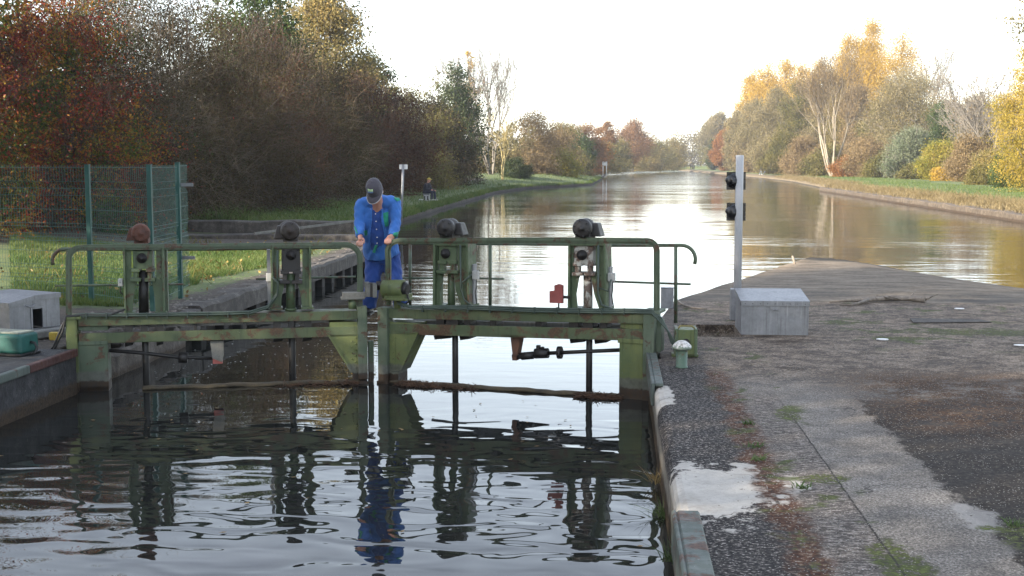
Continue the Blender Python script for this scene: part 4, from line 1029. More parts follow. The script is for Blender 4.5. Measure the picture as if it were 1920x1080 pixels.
# pebbles and dirt stones along the left quay edge
def scatter_stones(name, n, fx, lab, mat, r0, r1, seed):
    g = np.random.default_rng(seed); V = []; Q = []
    base = np.array([[1, 0, 0], [.3, 1, 0], [-.8, .6, 0], [-.8, -.6, 0], [.3, -1, 0], [0, 0, .7]]) 
    for i in range(n):
        c = fx(g); r = g.uniform(r0, r1); an = g.uniform(0, 6.3)
        rot = np.array([[math.cos(an), -math.sin(an), 0], [math.sin(an), math.cos(an), 0], [0, 0, 1]])
        v = (base * g.uniform(.6, 1.3, (6, 3)) * [r, r, r * g.uniform(.3, .8)]) @ rot.T + c
        k = len(V); V += list(v); Q += [(k + j, k + (j + 1) % 5, k + 5) for j in range(5)]
    return tag(np_mesh(name, V, Q, mat), lab, 'stones', kind='stuff')
M_PEB = mat_bark('pale_pebbles', (.125, .113, .098), .6)
scatter_stones('gravel', 900, lambda g: (g.uniform(-6.9, -5.8), g.uniform(13.3, 18) if g.random() < .6 else g.uniform(17, 31), .478), 'loose stones along the left quay edge', M_PEB, .006, .035, 3)

# driftwood and oddments on the right quay
M_DRIFT = mat_bark('bleached_driftwood', (.19, .16, .13), .45)
root_p = [at_z(x, y, QZ + .03) for x, y in ((1556, 566), (1590, 563), (1630, 562), (1668, 559), (1700, 560), (1735, 562))]
m = MB(); m.tube(root_p, [.012, .024, .03, .042, .034, .045], n=7)
m.tube([root_p[2], at_z(1600, 571, QZ + .02), at_z(1575, 572, QZ + .02)], [.026, .018, .008], n=6)
q = root_p[4]; m.tube([q, q + Vector((.10, .05, .06)), q + Vector((.14, .06, .14))], [.018, .012, .005], n=6); q = root_p[5]; m.tube([q, q + Vector((.12, .05, .05)), q + Vector((.2, .06, .08))], [.018, .010, .004], n=6)
for k in range(9):
    q = root_p[1].lerp(root_p[4], k / 8) + Vector((0, RNG.uniform(-.1, .1), .0)); e = Vector((RNG.uniform(-.3, .3), RNG.uniform(-.15, .15), RNG.uniform(0, .06))); m.tube([q, q + e * .5, q + e + Vector((0, 0, -.01))], [.014, .009, .004], n=5)
tag(m.build('driftwood', M_DRIFT), 'bleached forked driftwood branch lying on the quay right of the signal cabinet', 'driftwood')
m = MB(); pts = [at_z(x, y, QZ + .02) for x, y in ((1262, 556), (1278, 570), (1298, 577), (1325, 579))]; m.tube(pts, [.012, .018, .016, .008], n=6); tag(m.build('driftwood', M_DRIFT), 'short curved pale stick on the quay beside the hooked rail', 'stick')
q = at_z(1493, 494, .12); m = MB(); m.tube([(q.x, q.y, .02), (q.x - .06, q.y + .02, .20), (q.x - .09, q.y + .03, .30)], [.03, .028, .022], n=7); tag(m.build('stake', M_DRIFT), 'small leaning wooden stake at the tip of the sloping quay', 'stake')
# flat white litter and slate slabs
M_WHITE = mat_plain('dirty_white', (.68, .68, .67), .6, 0, .15)
for x, y, r, nm, lab in ((1655, 638, .07, 'litter', 'flat white scrap on the quay nearest the signal cabinet'), (1798, 580, .06, 'litter', 'white scrap in front of the right end of the driftwood'), (1912, 649, .06, 'litter', 'white scrap at the right-hand end of the quay below the moss')):
    q = at_z(x, y, QZ); m = MB(); n = 9
    pts = [q + Vector((r * (1 + .3 * wob(k * 2.1, x)) * math.cos(k * 6.283 / n), r * .7 * math.sin(k * 6.283 / n), .006)) for k in range(n)]
    m.prism(pts, (0, 0, .010)); tag(m.build(nm, M_WHITE), lab, 'litter')
m = MB(); m.prism([at_z(a, b, QZ + .002) for a, b in ((1705, 598), (1838, 600), (1860, 605), (1712, 606))][::-1], (0, 0, .012)); tag(m.build('paving_slab', M_COP, bevel=.006), 'long thin concrete slab lying in the moss right of the signal cabinet', 'slab')
# leaves, pebbles and twigs strewn on the quay
def on_quay(g):
    while True:
        y = g.uniform(4.5, 18.2) if g.random() < .75 else g.uniform(9, 13); x = g.uniform(.42, .42 + y * .42)
        if g.random() < .5: x = .98 + g.normal(0, .11)
        if x > .42 and not (.85 < x < 1.5 and 14.45 < y < 15.55): return (x, y, QZ + .001)
scatter_stones('pebble_litter', 2600, on_quay, 'pale grit and pebbles strewn over the quay', M_PEB, .003, .010, 8)

# ================================================================ welded mesh fence
M_FENCE = mat_plain('dark_green_fence_paint', (.010, .060, .052), .45, 0, .25, 4, .05)
M_WIRE = mat_plain('green_fence_wire', (.042, .105, .088), .5, 0, .2, 4, .05)
P1, P2, P3, P0, P4 = [Vector((q.x, q.y)) for q in (at_z(172, 568, .47), at_z(287, 584, .47), at_z(339, 560, .47), at_z(-60, 556, .47), at_z(357, 551, .47))]
zg, zt = .47, 2.40
root = thing('mesh_fence', 'dark green welded mesh fence with three posts on the left quay', 'fence', (P1.x, P1.y, .47))
for P, h in ((P0, zt), (P1, zt + .03), (P2, zt + .03), (P3, zt + .06)):
    m = MB(); m.box((P.x - .032, P.y - .03, .40), (P.x + .032, P.y + .03, h)); m.box((P.x - .036, P.y - .034, h), (P.x + .036, P.y + .034, h + .012)); m.build('fence_post', M_FENCE, root, bevel=.004)
def panel(A, B, z0, z1, name='mesh_panel', dx=.05, dz=.2):
    d = (B - A); ln = d.length; d = d / ln; nrm = Vector((-d.y, d.x))
    def off(z):      # the pressed V folds that stiffen the panel
        for f in (z1 - .30, z1 - .95, z1 - 1.55):
            if abs(z - f) < .10: return .035 * (1 - abs(z - f) / .10)
        return 0
    zs = [z0]
    for f in (z1 - 1.55, z1 - .95, z1 - .30): zs += [f - .1, f, f + .1]
    zs += [z1 + .03]; zs = sorted(z for z in zs if z >= z0)
    p0 = []; p1 = []; r = []
    n = int(ln / dx)
    for i in range(1, n):
        q = A + d * (ln * i / n)
        for a, b in zip(zs, zs[1:]):
            oa, ob = nrm * off(a), nrm * off(b)
            p0.append((q.x + oa.x, q.y + oa.y, a)); p1.append((q.x + ob.x, q.y + ob.y, b)); r.append(.0024)
    z = z1
    hz = []
    while z > z0: hz.append(z); z -= dz
    hz += [f + s for f in (z1 - .30, z1 - .95, z1 - 1.55) for s in (-.1, 0, .1)]
    for z in hz:
        o = nrm * off(z); p0.append((A.x + o.x, A.y + o.y, z)); p1.append((B.x + o.x, B.y + o.y, z)); r.append(.0030)
    V, Q = segs(p0, p1, r, r, 4); np_mesh(name, V, Q, M_WIRE, root, smooth=False)
panel(P0, P1, .55, zt); panel(P1, P2, .52, zt); panel(P2, P3, .52, zt); panel(P3, P4, .60, zt + .02)
m = MB(); 
for z in (zt - .28, zt - 1.35): m = MB(); m.box((P3.x - .02, P3.y + .02, z), (P3.x + .22, P3.y + .035, z + .05)); m.build('end_bracket', M_GALV, root)

# ================================================================ signs
def board_sign(label, x, y, z, zt_, w_, h_, posts, mat_b, r=.03, lean=0):
    root = thing('waterway_sign', label, 'sign', (x, y, z))
    for k in posts:
        m = MB(); m.tube([(x + k - lean, y, z - .1), (x + k, y, zt_)], r, n=8); m.build('post', M_GALV if len(posts) == 1 else M_WHITE, root)
    m = MB(); m.box((x - w_ / 2, y + r if len(posts) == 1 else y - r - .02, zt_ - h_), (x + w_ / 2, y + r + .015 if len(posts) == 1 else y - r - .002, zt_)); m.build('board', mat_b, root, bevel=.004)
Y = 44.0; x = at_y(756, 312, Y).x
board_sign('leaning grey post with a small white board seen from behind, on the left bank', x, Y, .40, at_y(756, 308.5, Y).z, .29, .165, (0,), M_WHITE, .045, .10)
Y = 205.0; q = at_y(1134, 309, Y)
board_sign('white board on two posts on the far grassy point of the left bank', q.x, Y, .55, at_y(1134, 303, Y).z, .80, .65, (-.28, .28), M_WHITE, .07)
m = MB(); q = at_z(745, 357, .62); m.box((q.x - .35, q.y, .86), (q.x + .30, q.y + .2, .92)); m.box((q.x - .3, q.y + .05, .55), (q.x - .22, q.y + .15, .86)); m.box((q.x + .17, q.y + .05, .55), (q.x + .25, q.y + .15, .86)); tag(m.build('low_bench', M_TIMBERG), 'low grey bench on the grass near the seated angler', 'bench')
# stone edging of the right far bank
root = thing('canal_edging', 'crumbling stone edging of the right-hand canal bank, with dry grass behind it', 'edging', (17.4, 60, 0))
m = MB(lambda p: Vector((interp(R_EDGE, p.y) - p.x, p.y, p.z)))
rough_box(m, (-.75, 28, -1.4), (.30, 116, .34), .8, .07, 4); m.build('edging_stones', mat_wall('brown_edging_stone', (.035, .026, .018), (.085, .066, .048), (.165, .135, .10), .14), root)

# leaves and foam on the water
def float_flecks(name, n, fx, lab, mat, s0, s1, seed, kind_cat='leaves'):
    g = np.random.default_rng(seed); V = []; Q = []
    for i in range(n):
        x, y = fx(g); r = g.uniform(s0, s1); an = g.uniform(0, 6.3); k = len(V)
        for j, q in enumerate((1, .5, 1.1, .55)): V.append((x + r * q * math.cos(an + j * 1.571), y + r * q * math.sin(an + j * 1.571), .006 + g.uniform(0, .004)))
        Q.append((k, k + 1, k + 2, k + 3))
    tag(np_mesh(name, V, Q, mat), lab, kind_cat, kind='stuff')
float_flecks('water_foam', 260, lambda g: (g.uniform(-5.6, -3.0) + abs(g.normal(0, .3)), g.uniform(13.8, 19)), 'pale foam flecks on the dark water behind the left gate leaf', M_GREYBOX, .008, .022, 31, 'foam')
float_flecks('floating_leaves', 60, lambda g: (g.uniform(-5.2, .2), 12.9 - abs(g.normal(0, 2.6))), 'yellow and brown leaves floating in the lock', mat_bark('fallen_leaf', (.16, .10, .035), .7), .014, .030, 32)
# ================================================================ vegetation
def unit(a): return a / np.maximum(np.linalg.norm(a, axis=1), 1e-9)[:, None]
def leaf_quads(C, size, rng, asp=.55, droop=0.0, hang=0.0):
    """C (N,3): one pointed leaf per row, size (N,) long"""
    n = len(C)
    a = rng.normal(0, 1, (n, 3)); a[:, 2] -= droop; a = unit(a)
    b = unit(np.cross(a, rng.normal(0, 1, (n, 3)))); s = size[:, None]
    c = np.cross(a, b) * s * .12
    V = np.stack([C - a * s * .5, C + b * s * asp * .5 + c, C + a * s * .5, C - b * s * asp * .5 + c], axis=1).reshape(-1, 3)
    Q = np.arange(n * 4).reshape(n, 4)
    return V, Q
PROF = {
    'round': lambda t: max(0.0, 1 - (2 * t - 1) ** 2) ** .5,
    'shrub': lambda t: max(0.0, 1 - t ** 2.4) ** .6 * (.82 + .18 * min(1, t * 4)),
    'cone': lambda t: max(0.0, (1 - t)) ** .75 * min(1, .45 + t * 4),
    'column': lambda t: min(1.0, .35 + t * 3) * min(1.0, (1 - t) * 1.9) ** .75,
    'dome': lambda t: max(0.0, 1 - t ** 2) ** .5 * min(1, .55 + t * 2.2),
    'fan': lambda t: (.35 + .65 * t) * max(0.0, 1 - t ** 6) ** .5,
}
def curve_pts(a, b, sag, n, rng):
    a = np.array(a, float); b = np.array(b, float); m = (a + b) / 2 + np.array([0, 0, sag]) + rng.normal(0, 1, 3) * np.linalg.norm(b - a) * .06
    ts = np.linspace(0, 1, n + 1)[:, None]
    return (1 - ts) ** 2 * a + 2 * ts * (1 - ts) * m + ts ** 2 * b

def tree(name, label, cat, x, y, H, R, mat, bark, z=.6, base=.15, prof='round', ncl=60, lpc=60, leaf=.3, spread=None, stems=1, tr=None, twigs=3, twl=None, twr=.012,
         seed=0, group=None, droop=0.0, lean=(0, 0), crown_name='crown', twig_mat=None, fill=.5, jit=.28, curtain=0.0, ry=1.0):
    rng = np.random.default_rng(seed + int(abs(x) * 13 + y * 7))
    root = thing(name, label, cat, (x, y, z), group)
    tr = tr or H * .014; spread = spread or R * .20; twl = twl or R * .35
    pf = PROF[prof]; zb = z + H * base; ch = H * (1 - base)
    # stems
    P0 = []; P1 = []; R0 = []; R1 = []
    def add(pts, ra, rb):
        k = len(pts) - 1
        for i in range(k):
            P0.append(pts[i]); P1.append(pts[i + 1]); R0.append(ra + (rb - ra) * i / k); R1.append(ra + (rb - ra) * (i + 1) / k)
    st = []
    for s in range(stems):
        an = rng.uniform(0, 6.28); sp = (R * .45 if stems > 1 else R * .06)
        top = np.array([x + lean[0] + math.cos(an) * sp * rng.uniform(.5, 1), y + lean[1] + math.sin(an) * sp * rng.uniform(.5, 1), z + H * rng.uniform(.72, .92)])
        pts = curve_pts((x + math.cos(an) * tr * 2 * (stems > 1), y + math.sin(an) * tr * 2 * (stems > 1), z - .15), top, 0, 7, rng)
        st.append(pts); add(pts, tr * (1 if stems == 1 else .6), tr * .16)
    # clump centres
    C = []; S = []
    tries = 0
    lob = rng.uniform(0, 6.28, 4)
    while len(C) < ncl and tries < ncl * 40:
        tries += 1
        t = rng.uniform(0, 1); r = pf(t)
        if rng.uniform() > r + .05: continue
        an = rng.uniform(0, 6.28)
        lobe = 1 + jit * (.6 * math.sin(2 * an + lob[0] + t * 5) + .4 * math.sin(3 * an + lob[1] - t * 9))
        q = (1 - fill) + fill * math.sqrt(rng.uniform()) if rng.uniform() < .75 else rng.uniform(.1, .8)
        rr = R * r * q * lobe
        C.append((x + lean[0] * t + math.cos(an) * rr, y + lean[1] * t + math.sin(an) * rr * ry, zb + ch * (t * .96) + rng.normal(0, .02) * ch)); S.append(spread * rng.uniform(.6, 1.35))
    C = np.array(C); S = np.array(S)
    T0 = []; T1 = []; TR0 = []; TR1 = []
    for c, s in zip(C, S):
        p = st[rng.integers(len(st))]
        hd = math.hypot(c[0] - x, c[1] - y)
        zz = max(z + .3 * (zb - z), c[2] - hd * rng.uniform(.5, 1.1))
        k = int(np.argmin(np.abs(p[:, 2] - zz)))
        pts = curve_pts(p[k], c, hd * .12, 4, rng)
        add(pts, max(.012, tr * .22), max(.006, twr * .9))
        if twigs:
            o = np.array([c[0] - x, c[1] - y, (c[2] - (zb + ch * .35)) * .7]); o = o / (np.linalg.norm(o) + 1e-6)
            for q in range(twigs):
                d = o * .9 + rng.normal(0, .75, 3) + np.array([0, 0, .25 - droop]); d /= np.linalg.norm(d)
                a = c + rng.normal(0, .5, 3) * s; l = twl * rng.uniform(.5, 1.2)
                b = a + d * l * .55; e = b + (d + rng.normal(0, .35, 3)) * l * .5
                T0 += [a, b]; T1 += [b, e]; TR0 += [twr, twr * .7]; TR1 += [twr * .7, twr * .35]
    V, Q = segs(P0, P1, R0, R1, 6)
    tr_o = np_mesh('trunk', V, Q, bark, root, smooth=True)
    if T0:
        V, Q = segs(T0, T1, TR0, TR1, 3); np_mesh('twigs', V, Q, twig_mat or bark, tr_o)['kind'] = 'stuff'
    if lpc:
        n = len(C); cnt = np.maximum(4, (lpc * (S / S.mean()) ** 2)).astype(int)
        ctr = np.repeat(C, cnt, axis=0); ss = np.repeat(S, cnt)[:, None]
        off = rng.normal(0, 1, ctr.shape) * np.array([.85, .85, .7])
        if curtain:
            off[:, 2] = -np.abs(off[:, 2]) * rng.uniform(.3, 1, len(off)) * curtain
            off[:, :2] = np.round(off[:, :2] * 2.2) / 2.2 + rng.normal(0, .06, off[:, :2].shape)
        L = ctr + off * ss; L[:, 2] = np.maximum(L[:, 2], z + .05)
        V, Q = leaf_quads(L, leaf * rng.uniform(.55, 1.25, len(L)), rng, droop=droop)
        np_mesh(crown_name, V, Q, mat, root)
    return root

def bare_tree(name, label, cat, x, y, H, R, bark, z=.6, stems=1, tr=.15, depth=5, seed=0, mat=None, leaf=.25, leaf_n=0, leaf_where=lambda p: True, upright=.5, group=None, fan=.35, twig=.010, dirs=None, kids=(2, 3), rdec=.62, first=1.0, side=.55, tmat=None, tlev=1):
    rng = np.random.default_rng(seed)
    root = thing(name, label, cat, (x, y, z), group)
    P0 = []; P1 = []; R0 = []; R1 = []; tips = []; LV = []
    def grow(p, d, l, r, k):
        n = 3 if k < depth else 5
        for i in range(n):
            e = p + d * l / n
            P0.append(p); P1.append(e); R0.append(r * (1 - .25 * i / n)); R1.append(r * (1 - .25 * (i + 1) / n)); p = e; LV.append(k)
            d = d + rng.normal(0, .07, 3) + np.array([0, 0, .05 * upright]); d /= np.linalg.norm(d)
            if k > 0 and i < n - 1 and (k < depth or (first > 1 and i > 1)):
                s = d + rng.normal(0, .5, 3); s[2] += upright * .4; s /= np.linalg.norm(s); grow(p, s, l * side, max(twig, r * rdec * .7), k - 2 if k > 1 else 0)
        if k <= 0: tips.append(p); return
        for q in range(rng.integers(kids[0], kids[1] + 1)):
            s = d * 1.0 + rng.normal(0, .38, 3); s[2] += upright * .35; s /= np.linalg.norm(s)
            grow(p, s, (l / first if k == depth else l) * rng.uniform(.62, .82), max(twig, r * rdec), k - 1)
    tot = first + sum(.72 ** i for i in range(1, depth + 1))
    for s in range(stems):
        if dirs: d = np.array(dirs[s], float)
        else:
            an = rng.uniform(0, 6.28) if stems > 1 else 0; f = fan * rng.uniform(.4, 1) * (stems > 1); d = np.array([math.cos(an) * f, math.sin(an) * f, 1])
        d /= np.linalg.norm(d)
        grow(np.array([x + d[0] * tr, y + d[1] * tr, z - .1]), d, first * H / tot * rng.uniform(.9, 1.05), tr * (.7 if stems > 1 else 1), depth)
    P0 = np.array(P0); P1 = np.array(P1); R0 = np.array(R0); R1 = np.array(R1); LV = np.array(LV); big = LV >= tlev if tmat else LV >= 0
    V, Q = segs(P0[big], P1[big], R0[big], R1[big], 5); tro = np_mesh('trunk', V, Q, bark, root, smooth=True)
    if tmat: V, Q = segs(P0[~big], P1[~big], R0[~big], R1[~big], 3); np_mesh('twigs', V, Q, tmat, tro)['kind'] = 'stuff'
    if leaf_n:
        tp = np.array([t for t in tips if leaf_where(t)] or tips)
        c = tp[rng.integers(0, len(tp), leaf_n)] + rng.normal(0, 1, (leaf_n, 3)) * R * .07
        V, Q = leaf_quads(c, leaf * rng.uniform(.6, 1.2, leaf_n), rng); np_mesh('crown', V, Q, mat, root)
    return root

BK_DARK = mat_bark('dark_bark', (.045, .035, .027)); BK_TAN = mat_bark('tan_twigs', (.105, .080, .050)); BK_GREY = mat_bark('grey_bark', (.14, .125, .105))
BK_PALE = mat_bark('pale_bark', (.21, .18, .135), .4); BK_RED = mat_bark('red_brown_twigs', (.055, .032, .022)); BK_YEL = mat_bark('yellow_lichen_bark', (.26, .215, .095))
LF_RED = mat_leaf('dogwood_leaves', [(.030, .075, .014), (.10, .13, .018), (.30, .19, .022), (.34, .115, .018), (.26, .030, .022), (.10, .026, .018), (.06, .04, .02)], .62, .35, hue=.16, lo=.36)
LF_BROWN = mat_leaf('hawthorn_leaves', [(.018, .031, .007), (.038, .046, .012), (.058, .030, .013), (.086, .072, .022), (.030, .031, .011)], .45, .3)
LF_RUST = mat_leaf('russet_leaves', [(.028, .024, .010), (.060, .030, .014), (.105, .044, .017), (.062, .020, .015)], .4, .35)
LF_OLIVE = mat_leaf('olive_leaves', [(.066, .072, .018), (.128, .118, .030), (.19, .155, .045)], .3, .3)
LF_GREEN = mat_leaf('green_leaves', [(.022, .050, .012), (.052, .090, .020), (.105, .130, .028)], .4, .35)
LF_DKGREEN = mat_leaf('dark_green_leaves', [(.018, .036, .012), (.038, .060, .018), (.075, .088, .028)], .3, .25)
LF_YEL = mat_leaf('yellow_poplar_leaves', [(.36, .235, .030), (.47, .305, .044), (.54, .37, .075)], .25, .3)
LF_YGREEN = mat_leaf('yellow_green_leaves', [(.12, .15, .022), (.26, .245, .035), (.40, .31, .05)], .5, .4)
LF_TANY = mat_leaf('tan_yellow_leaves', [(.12, .115, .038), (.23, .19, .065), (.36, .25, .075)], .3, .35)
LF_WILLOW = mat_leaf('grey_willow_leaves', [(.135, .120, .052), (.215, .180, .085), (.28, .23, .118)], .2, .3)
LF_BLUE = mat_leaf('blue_willow_leaves', [(.095, .125, .072), (.16, .19, .115), (.21, .225, .135)], .4, .3)
LF_TAN = mat_leaf('tan_leaves', [(.15, .105, .050), (.23, .165, .080), (.29, .21, .10)], .3, .3)
LF_ORANGE = mat_leaf('orange_leaves', [(.20, .080, .022), (.30, .125, .030), (.33, .175, .045)], .4, .4)
LF_REDBR = mat_leaf('red_brown_leaves', [(.15, .075, .034), (.235, .12, .050), (.28, .16, .065)], .3, .35)
LF_BIRCH = mat_leaf('golden_birch_leaves', [(.20, .20, .030), (.42, .31, .045), (.54, .38, .07)], .5, .4)
LF_FAR = mat_leaf('far_wood_leaves', [(.045, .052, .022), (.085, .080, .034), (.14, .11, .042), (.07, .062, .035)], .06, .3)

def at(px, Y): return at_y(px, HOR, Y).x
def zat(py, Y): return at_y(1150, py, Y).z
# ---- the hedge along the left bank: px, Y, R, top, leaf, twig colour, label
HG = 'shrubs of the dark hedge along the left bank'
hed = [
 (-16.2, 29.0, 2.9, 7.6, LF_RED, BK_DARK, 'red, orange and green autumn shrub overhanging the mesh fence at the left edge', 150, .13, 60),
 (-14.5, 31.8, 2.6, 7.5, LF_RED, BK_DARK, 'crimson and orange shrub in the hedge just right of the shrub over the fence', 130, .13, 50),
 (-14.7, 34.6, 2.7, 7.7, LF_BROWN, BK_TAN, 'brown shrub with bare tan twigs on top, beside the crimson shrub', 60, .11, 120),
 (-14.5, 38.4, 3.1, 8.2, LF_BROWN, BK_TAN, 'dark brown hedge shrub with pale arching twigs above the corner of the mesh fence', 70, .11, 110),
 (-14.6, 43.0, 3.1, 8.5, LF_BROWN, BK_RED, 'dark purple-brown hedge shrub above the brown gate motor', 95, .12, 80),
 (-14.4, 47.5, 3.1, 8.3, LF_BROWN, BK_DARK, 'dark hedge shrub between the brown gate motor and the man in blue', 95, .13, 80),
 (-14.6, 52.5, 3.1, 8.0, LF_RUST, BK_RED, 'russet-topped hedge shrub above and left of the man in blue', 85, .13, 80),
 (-14.5, 58.5, 3.0, 7.5, LF_BROWN, BK_TAN, 'brown hedge shrub directly above the cap of the man in blue', 85, .14, 70),
 (-14.7, 65.0, 3.1, 7.6, LF_BROWN, BK_RED, 'dark hedge shrub behind the leaning white-board post', 90, .16, 60),
 (-14.5, 72.0, 3.1, 7.3, LF_RUST, BK_RED, 'reddish hedge shrub behind the seated angler', 80, .17, 60),
 (-14.4, 80.0, 3.3, 7.3, LF_RUST, BK_TAN, 'orange-brown hedge shrub right of the seated angler', 80, .18, 50),
 (-14.6, 89.0, 3.5, 7.4, LF_OLIVE, BK_TAN, 'olive and brown hedge shrub below the dark green conical tree', 80, .2, 50),
 (-14.7, 99.5, 3.8, 7.6, LF_BROWN, BK_RED, 'dark brown hedge shrub second from the far end of the hedge', 90, .22, 40),
 (-14.9, 111.0, 4.0, 7.0, LF_BROWN, BK_DARK, 'last dark hedge shrub, at the far end beside the pale yellow trunk', 100, .24, 40),
]
for i, (x, y, R, top, lf, bk, lab, lpc, ls, tw) in enumerate(hed):
    f = 1.0 if y < 60 else .8
    tree('hedge_shrub', lab, 'shrub', x, y, top - .6, R, lf, BK_DARK, base=.0, prof='shrub', ncl=int((100 if y < 50 else 80)), lpc=int(lpc * (4.5 if y < 60 else 3.2)), leaf=ls * (.66 if y < 60 else .75), spread=.52, stems=6, tr=.09, twigs=int(tw * .26), twl=1.1, twr=.006 if y < 45 else .010,
         seed=i * 17 + 3, group=HG, twig_mat=bk, fill=.55, ry=1.25)
# ---- tall trees behind the hedge
tree('broad_tree', 'green tree rising above the hedge at the top edge, left of the tan poplar', 'tree', at(488, 60), 60, 12.6, 2.3, LF_GREEN, BK_DARK, base=.2, ncl=110, lpc=200, leaf=.19, seed=41)
tree('poplar_tree', 'tall tan and olive poplar above the hedge, reaching the top edge', 'tree', at(618, 76), 76, 13.4, 2.75, LF_TANY, BK_GREY, base=.2, prof='column', ncl=190, lpc=210, leaf=.20, spread=.55, seed=42)
tree('poplar_tree', 'yellow tree glimpsed behind the tall tan poplar at the top edge', 'tree', at(560, 92), 92, 15.6, 2.6, LF_TANY, BK_GREY, base=.3, prof='round', ncl=60, lpc=90, leaf=.24, seed=43)
tree('broad_tree', 'small dark green tree at the right foot of the tall tan poplar', 'tree', at(702, 82), 82, zat(95, 82) - .6, 1.5, LF_DKGREEN, BK_DARK, base=.3, ncl=50, lpc=90, leaf=.2, seed=44, jit=.45)
tree('broad_tree', 'low green tree top just clearing the hedge, right of the tan poplar', 'tree', at(735, 92), 92, zat(150, 92) - .6, 1.3, LF_OLIVE, BK_DARK, base=.3, ncl=36, lpc=70, leaf=.2, seed=45, jit=.45)
tree('broad_tree', 'dark green conical tree behind the far end of the hedge', 'tree', at(858, 122), 122, zat(108, 122) - .6, 2.7, LF_DKGREEN, BK_DARK, base=.15, prof='cone', ncl=110, lpc=110, leaf=.26, spread=.6, seed=46, jit=.4)
tree('broad_tree', 'thin grey-green tree left of the dark green conical tree', 'tree', at(824, 126), 126, zat(108, 126) - .6, 1.3, LF_OLIVE, BK_GREY, base=.3, prof='column', ncl=30, lpc=30, leaf=.24, twigs=6, seed=47)
tree('poplar_tree', 'slim yellow poplar beside the tall bare tree', 'tree', at(879, 146), 146, zat(72, 146) - .6, 1.4, LF_YEL, BK_GREY, base=.35, prof='column', ncl=46, lpc=42, leaf=.26, seed=48, twigs=4)
bare_tree('bare_tree', 'tall almost leafless tree with fine grey twigs, left of the canal', 'tree', at(922, 140), 140, zat(76, 140) - .4, 3.3, BK_GREY, tr=.16, stems=7, depth=5, seed=49, rdec=.52, first=1.6, mat=LF_ORANGE, leaf=.2, leaf_n=500, leaf_where=lambda p: p[0] < at(925, 140) and p[2] > 8, upright=.75, fan=.46, twig=.013, tmat=BK_GREY, tlev=1)
bare_tree('bare_tree', 'small tree with a pale yellow trunk and bare branches at the end of the hedge', 'tree', at(942, 128), 128, 7.4, 2, BK_YEL, tr=.13, stems=2, depth=5, seed=53, mat=LF_TANY, leaf=.16, leaf_n=600, upright=.3, twig=.020, rdec=.6, fan=.12)
# ---- trees further along the left bank: px, Y, top py, half width px, leaf, bark, profile, label
lft = [
 (1003, 150, 203, 46, LF_TAN, BK_TAN, 'dome', 'tan willow clump right of the pale yellow trunk on the left bank', 1.0),
 (1052, 172, 238, 44, LF_TAN, BK_TAN, 'dome', 'brownish bush right of the tan willow clump on the left bank', 1.0),
 (968, 134, 300, 26, LF_DKGREEN, BK_DARK, 'shrub', 'low dark green bush beside the pale yellow trunk', 1.0),
 (1050, 152, 283, 32, LF_YGREEN, BK_TAN, 'shrub', 'low yellow-green bush at the foot of the brownish bush on the left bank', 1.0),
 (1014, 146, 292, 30, LF_TAN, BK_TAN, 'shrub', 'low pale tan bush under the tan willow clump', .8),
 (1062, 200, 226, 28, LF_OLIVE, BK_GREY, 'round', 'olive tree behind the brownish bush on the left bank', .9),
 (1098, 205, 234, 30, LF_REDBR, BK_TAN, 'round', 'rusty orange tree right of the olive tree on the left bank', .9),
 (1092, 192, 258, 22, LF_GREEN, BK_DARK, 'round', 'small round green tree in front of the rusty orange tree', .9),
 (1112, 214, 262, 30, LF_ORANGE, BK_TAN, 'shrub', 'orange-tinged bush just left of the white board on two posts', .9),
 (1085, 186, 287, 26, LF_OLIVE, BK_TAN, 'shrub', 'olive bush in front of the small round green tree', .9),
 (1137, 262, 227, 16, LF_REDBR, BK_TAN, 'round', 'small reddish round-topped tree above the white board on two posts', .8),
 (1130, 238, 268, 28, LF_OLIVE, BK_DARK, 'shrub', 'dark olive bush behind the white board on two posts', 1.0),
 (1187, 300, 229, 30, LF_REDBR, BK_DARK, 'round', 'rounded red-brown tree near the bend of the canal', 1.1),
 (1160, 285, 262, 26, LF_OLIVE, BK_DARK, 'shrub', 'dull olive bush at the left foot of the red-brown tree', 1.0),
 (1208, 320, 258, 30, LF_TANY, BK_TAN, 'dome', 'yellowish tree right of the red-brown tree near the bend', 1.0),
 (1236, 345, 266, 30, LF_OLIVE, BK_DARK, 'dome', 'olive tree near the bend, second right of the red-brown tree', 1.0),
 (1262, 380, 262, 28, LF_TANY, BK_DARK, 'dome', 'pale olive tree at the bend, above the end of the water', 1.0),
]
LG = 'trees and bushes further along the left bank'
for i, (px, Y, tp, hw, lf, bk, pr, lab, k) in enumerate(lft):
    R = hw * Y / F; H = max(1.2, zat(tp, Y) - .6)
    tree('bank_tree' if pr in ('round', 'dome') else 'bank_bush', lab, 'tree' if pr in ('round', 'dome') else 'bush', at(px, Y), Y, H, R, lf, bk, base=.18 if pr == 'round' else .02, prof=pr, ncl=int(64 * k), lpc=200, leaf=.08 + Y * .00075, spread=R * .26, stems=3 if pr != 'round' else 1, twigs=6, twr=.014 + Y * .00004, seed=300 + i * 7, group=LG)
bare_tree('bare_tree', 'thin bare tree sticking up behind the red-brown tree at the bend', 'tree', at(1174, 310), 310, zat(214, 310) - .6, 2, BK_GREY, tr=.16, depth=4, seed=61, upright=.5, twig=.035)

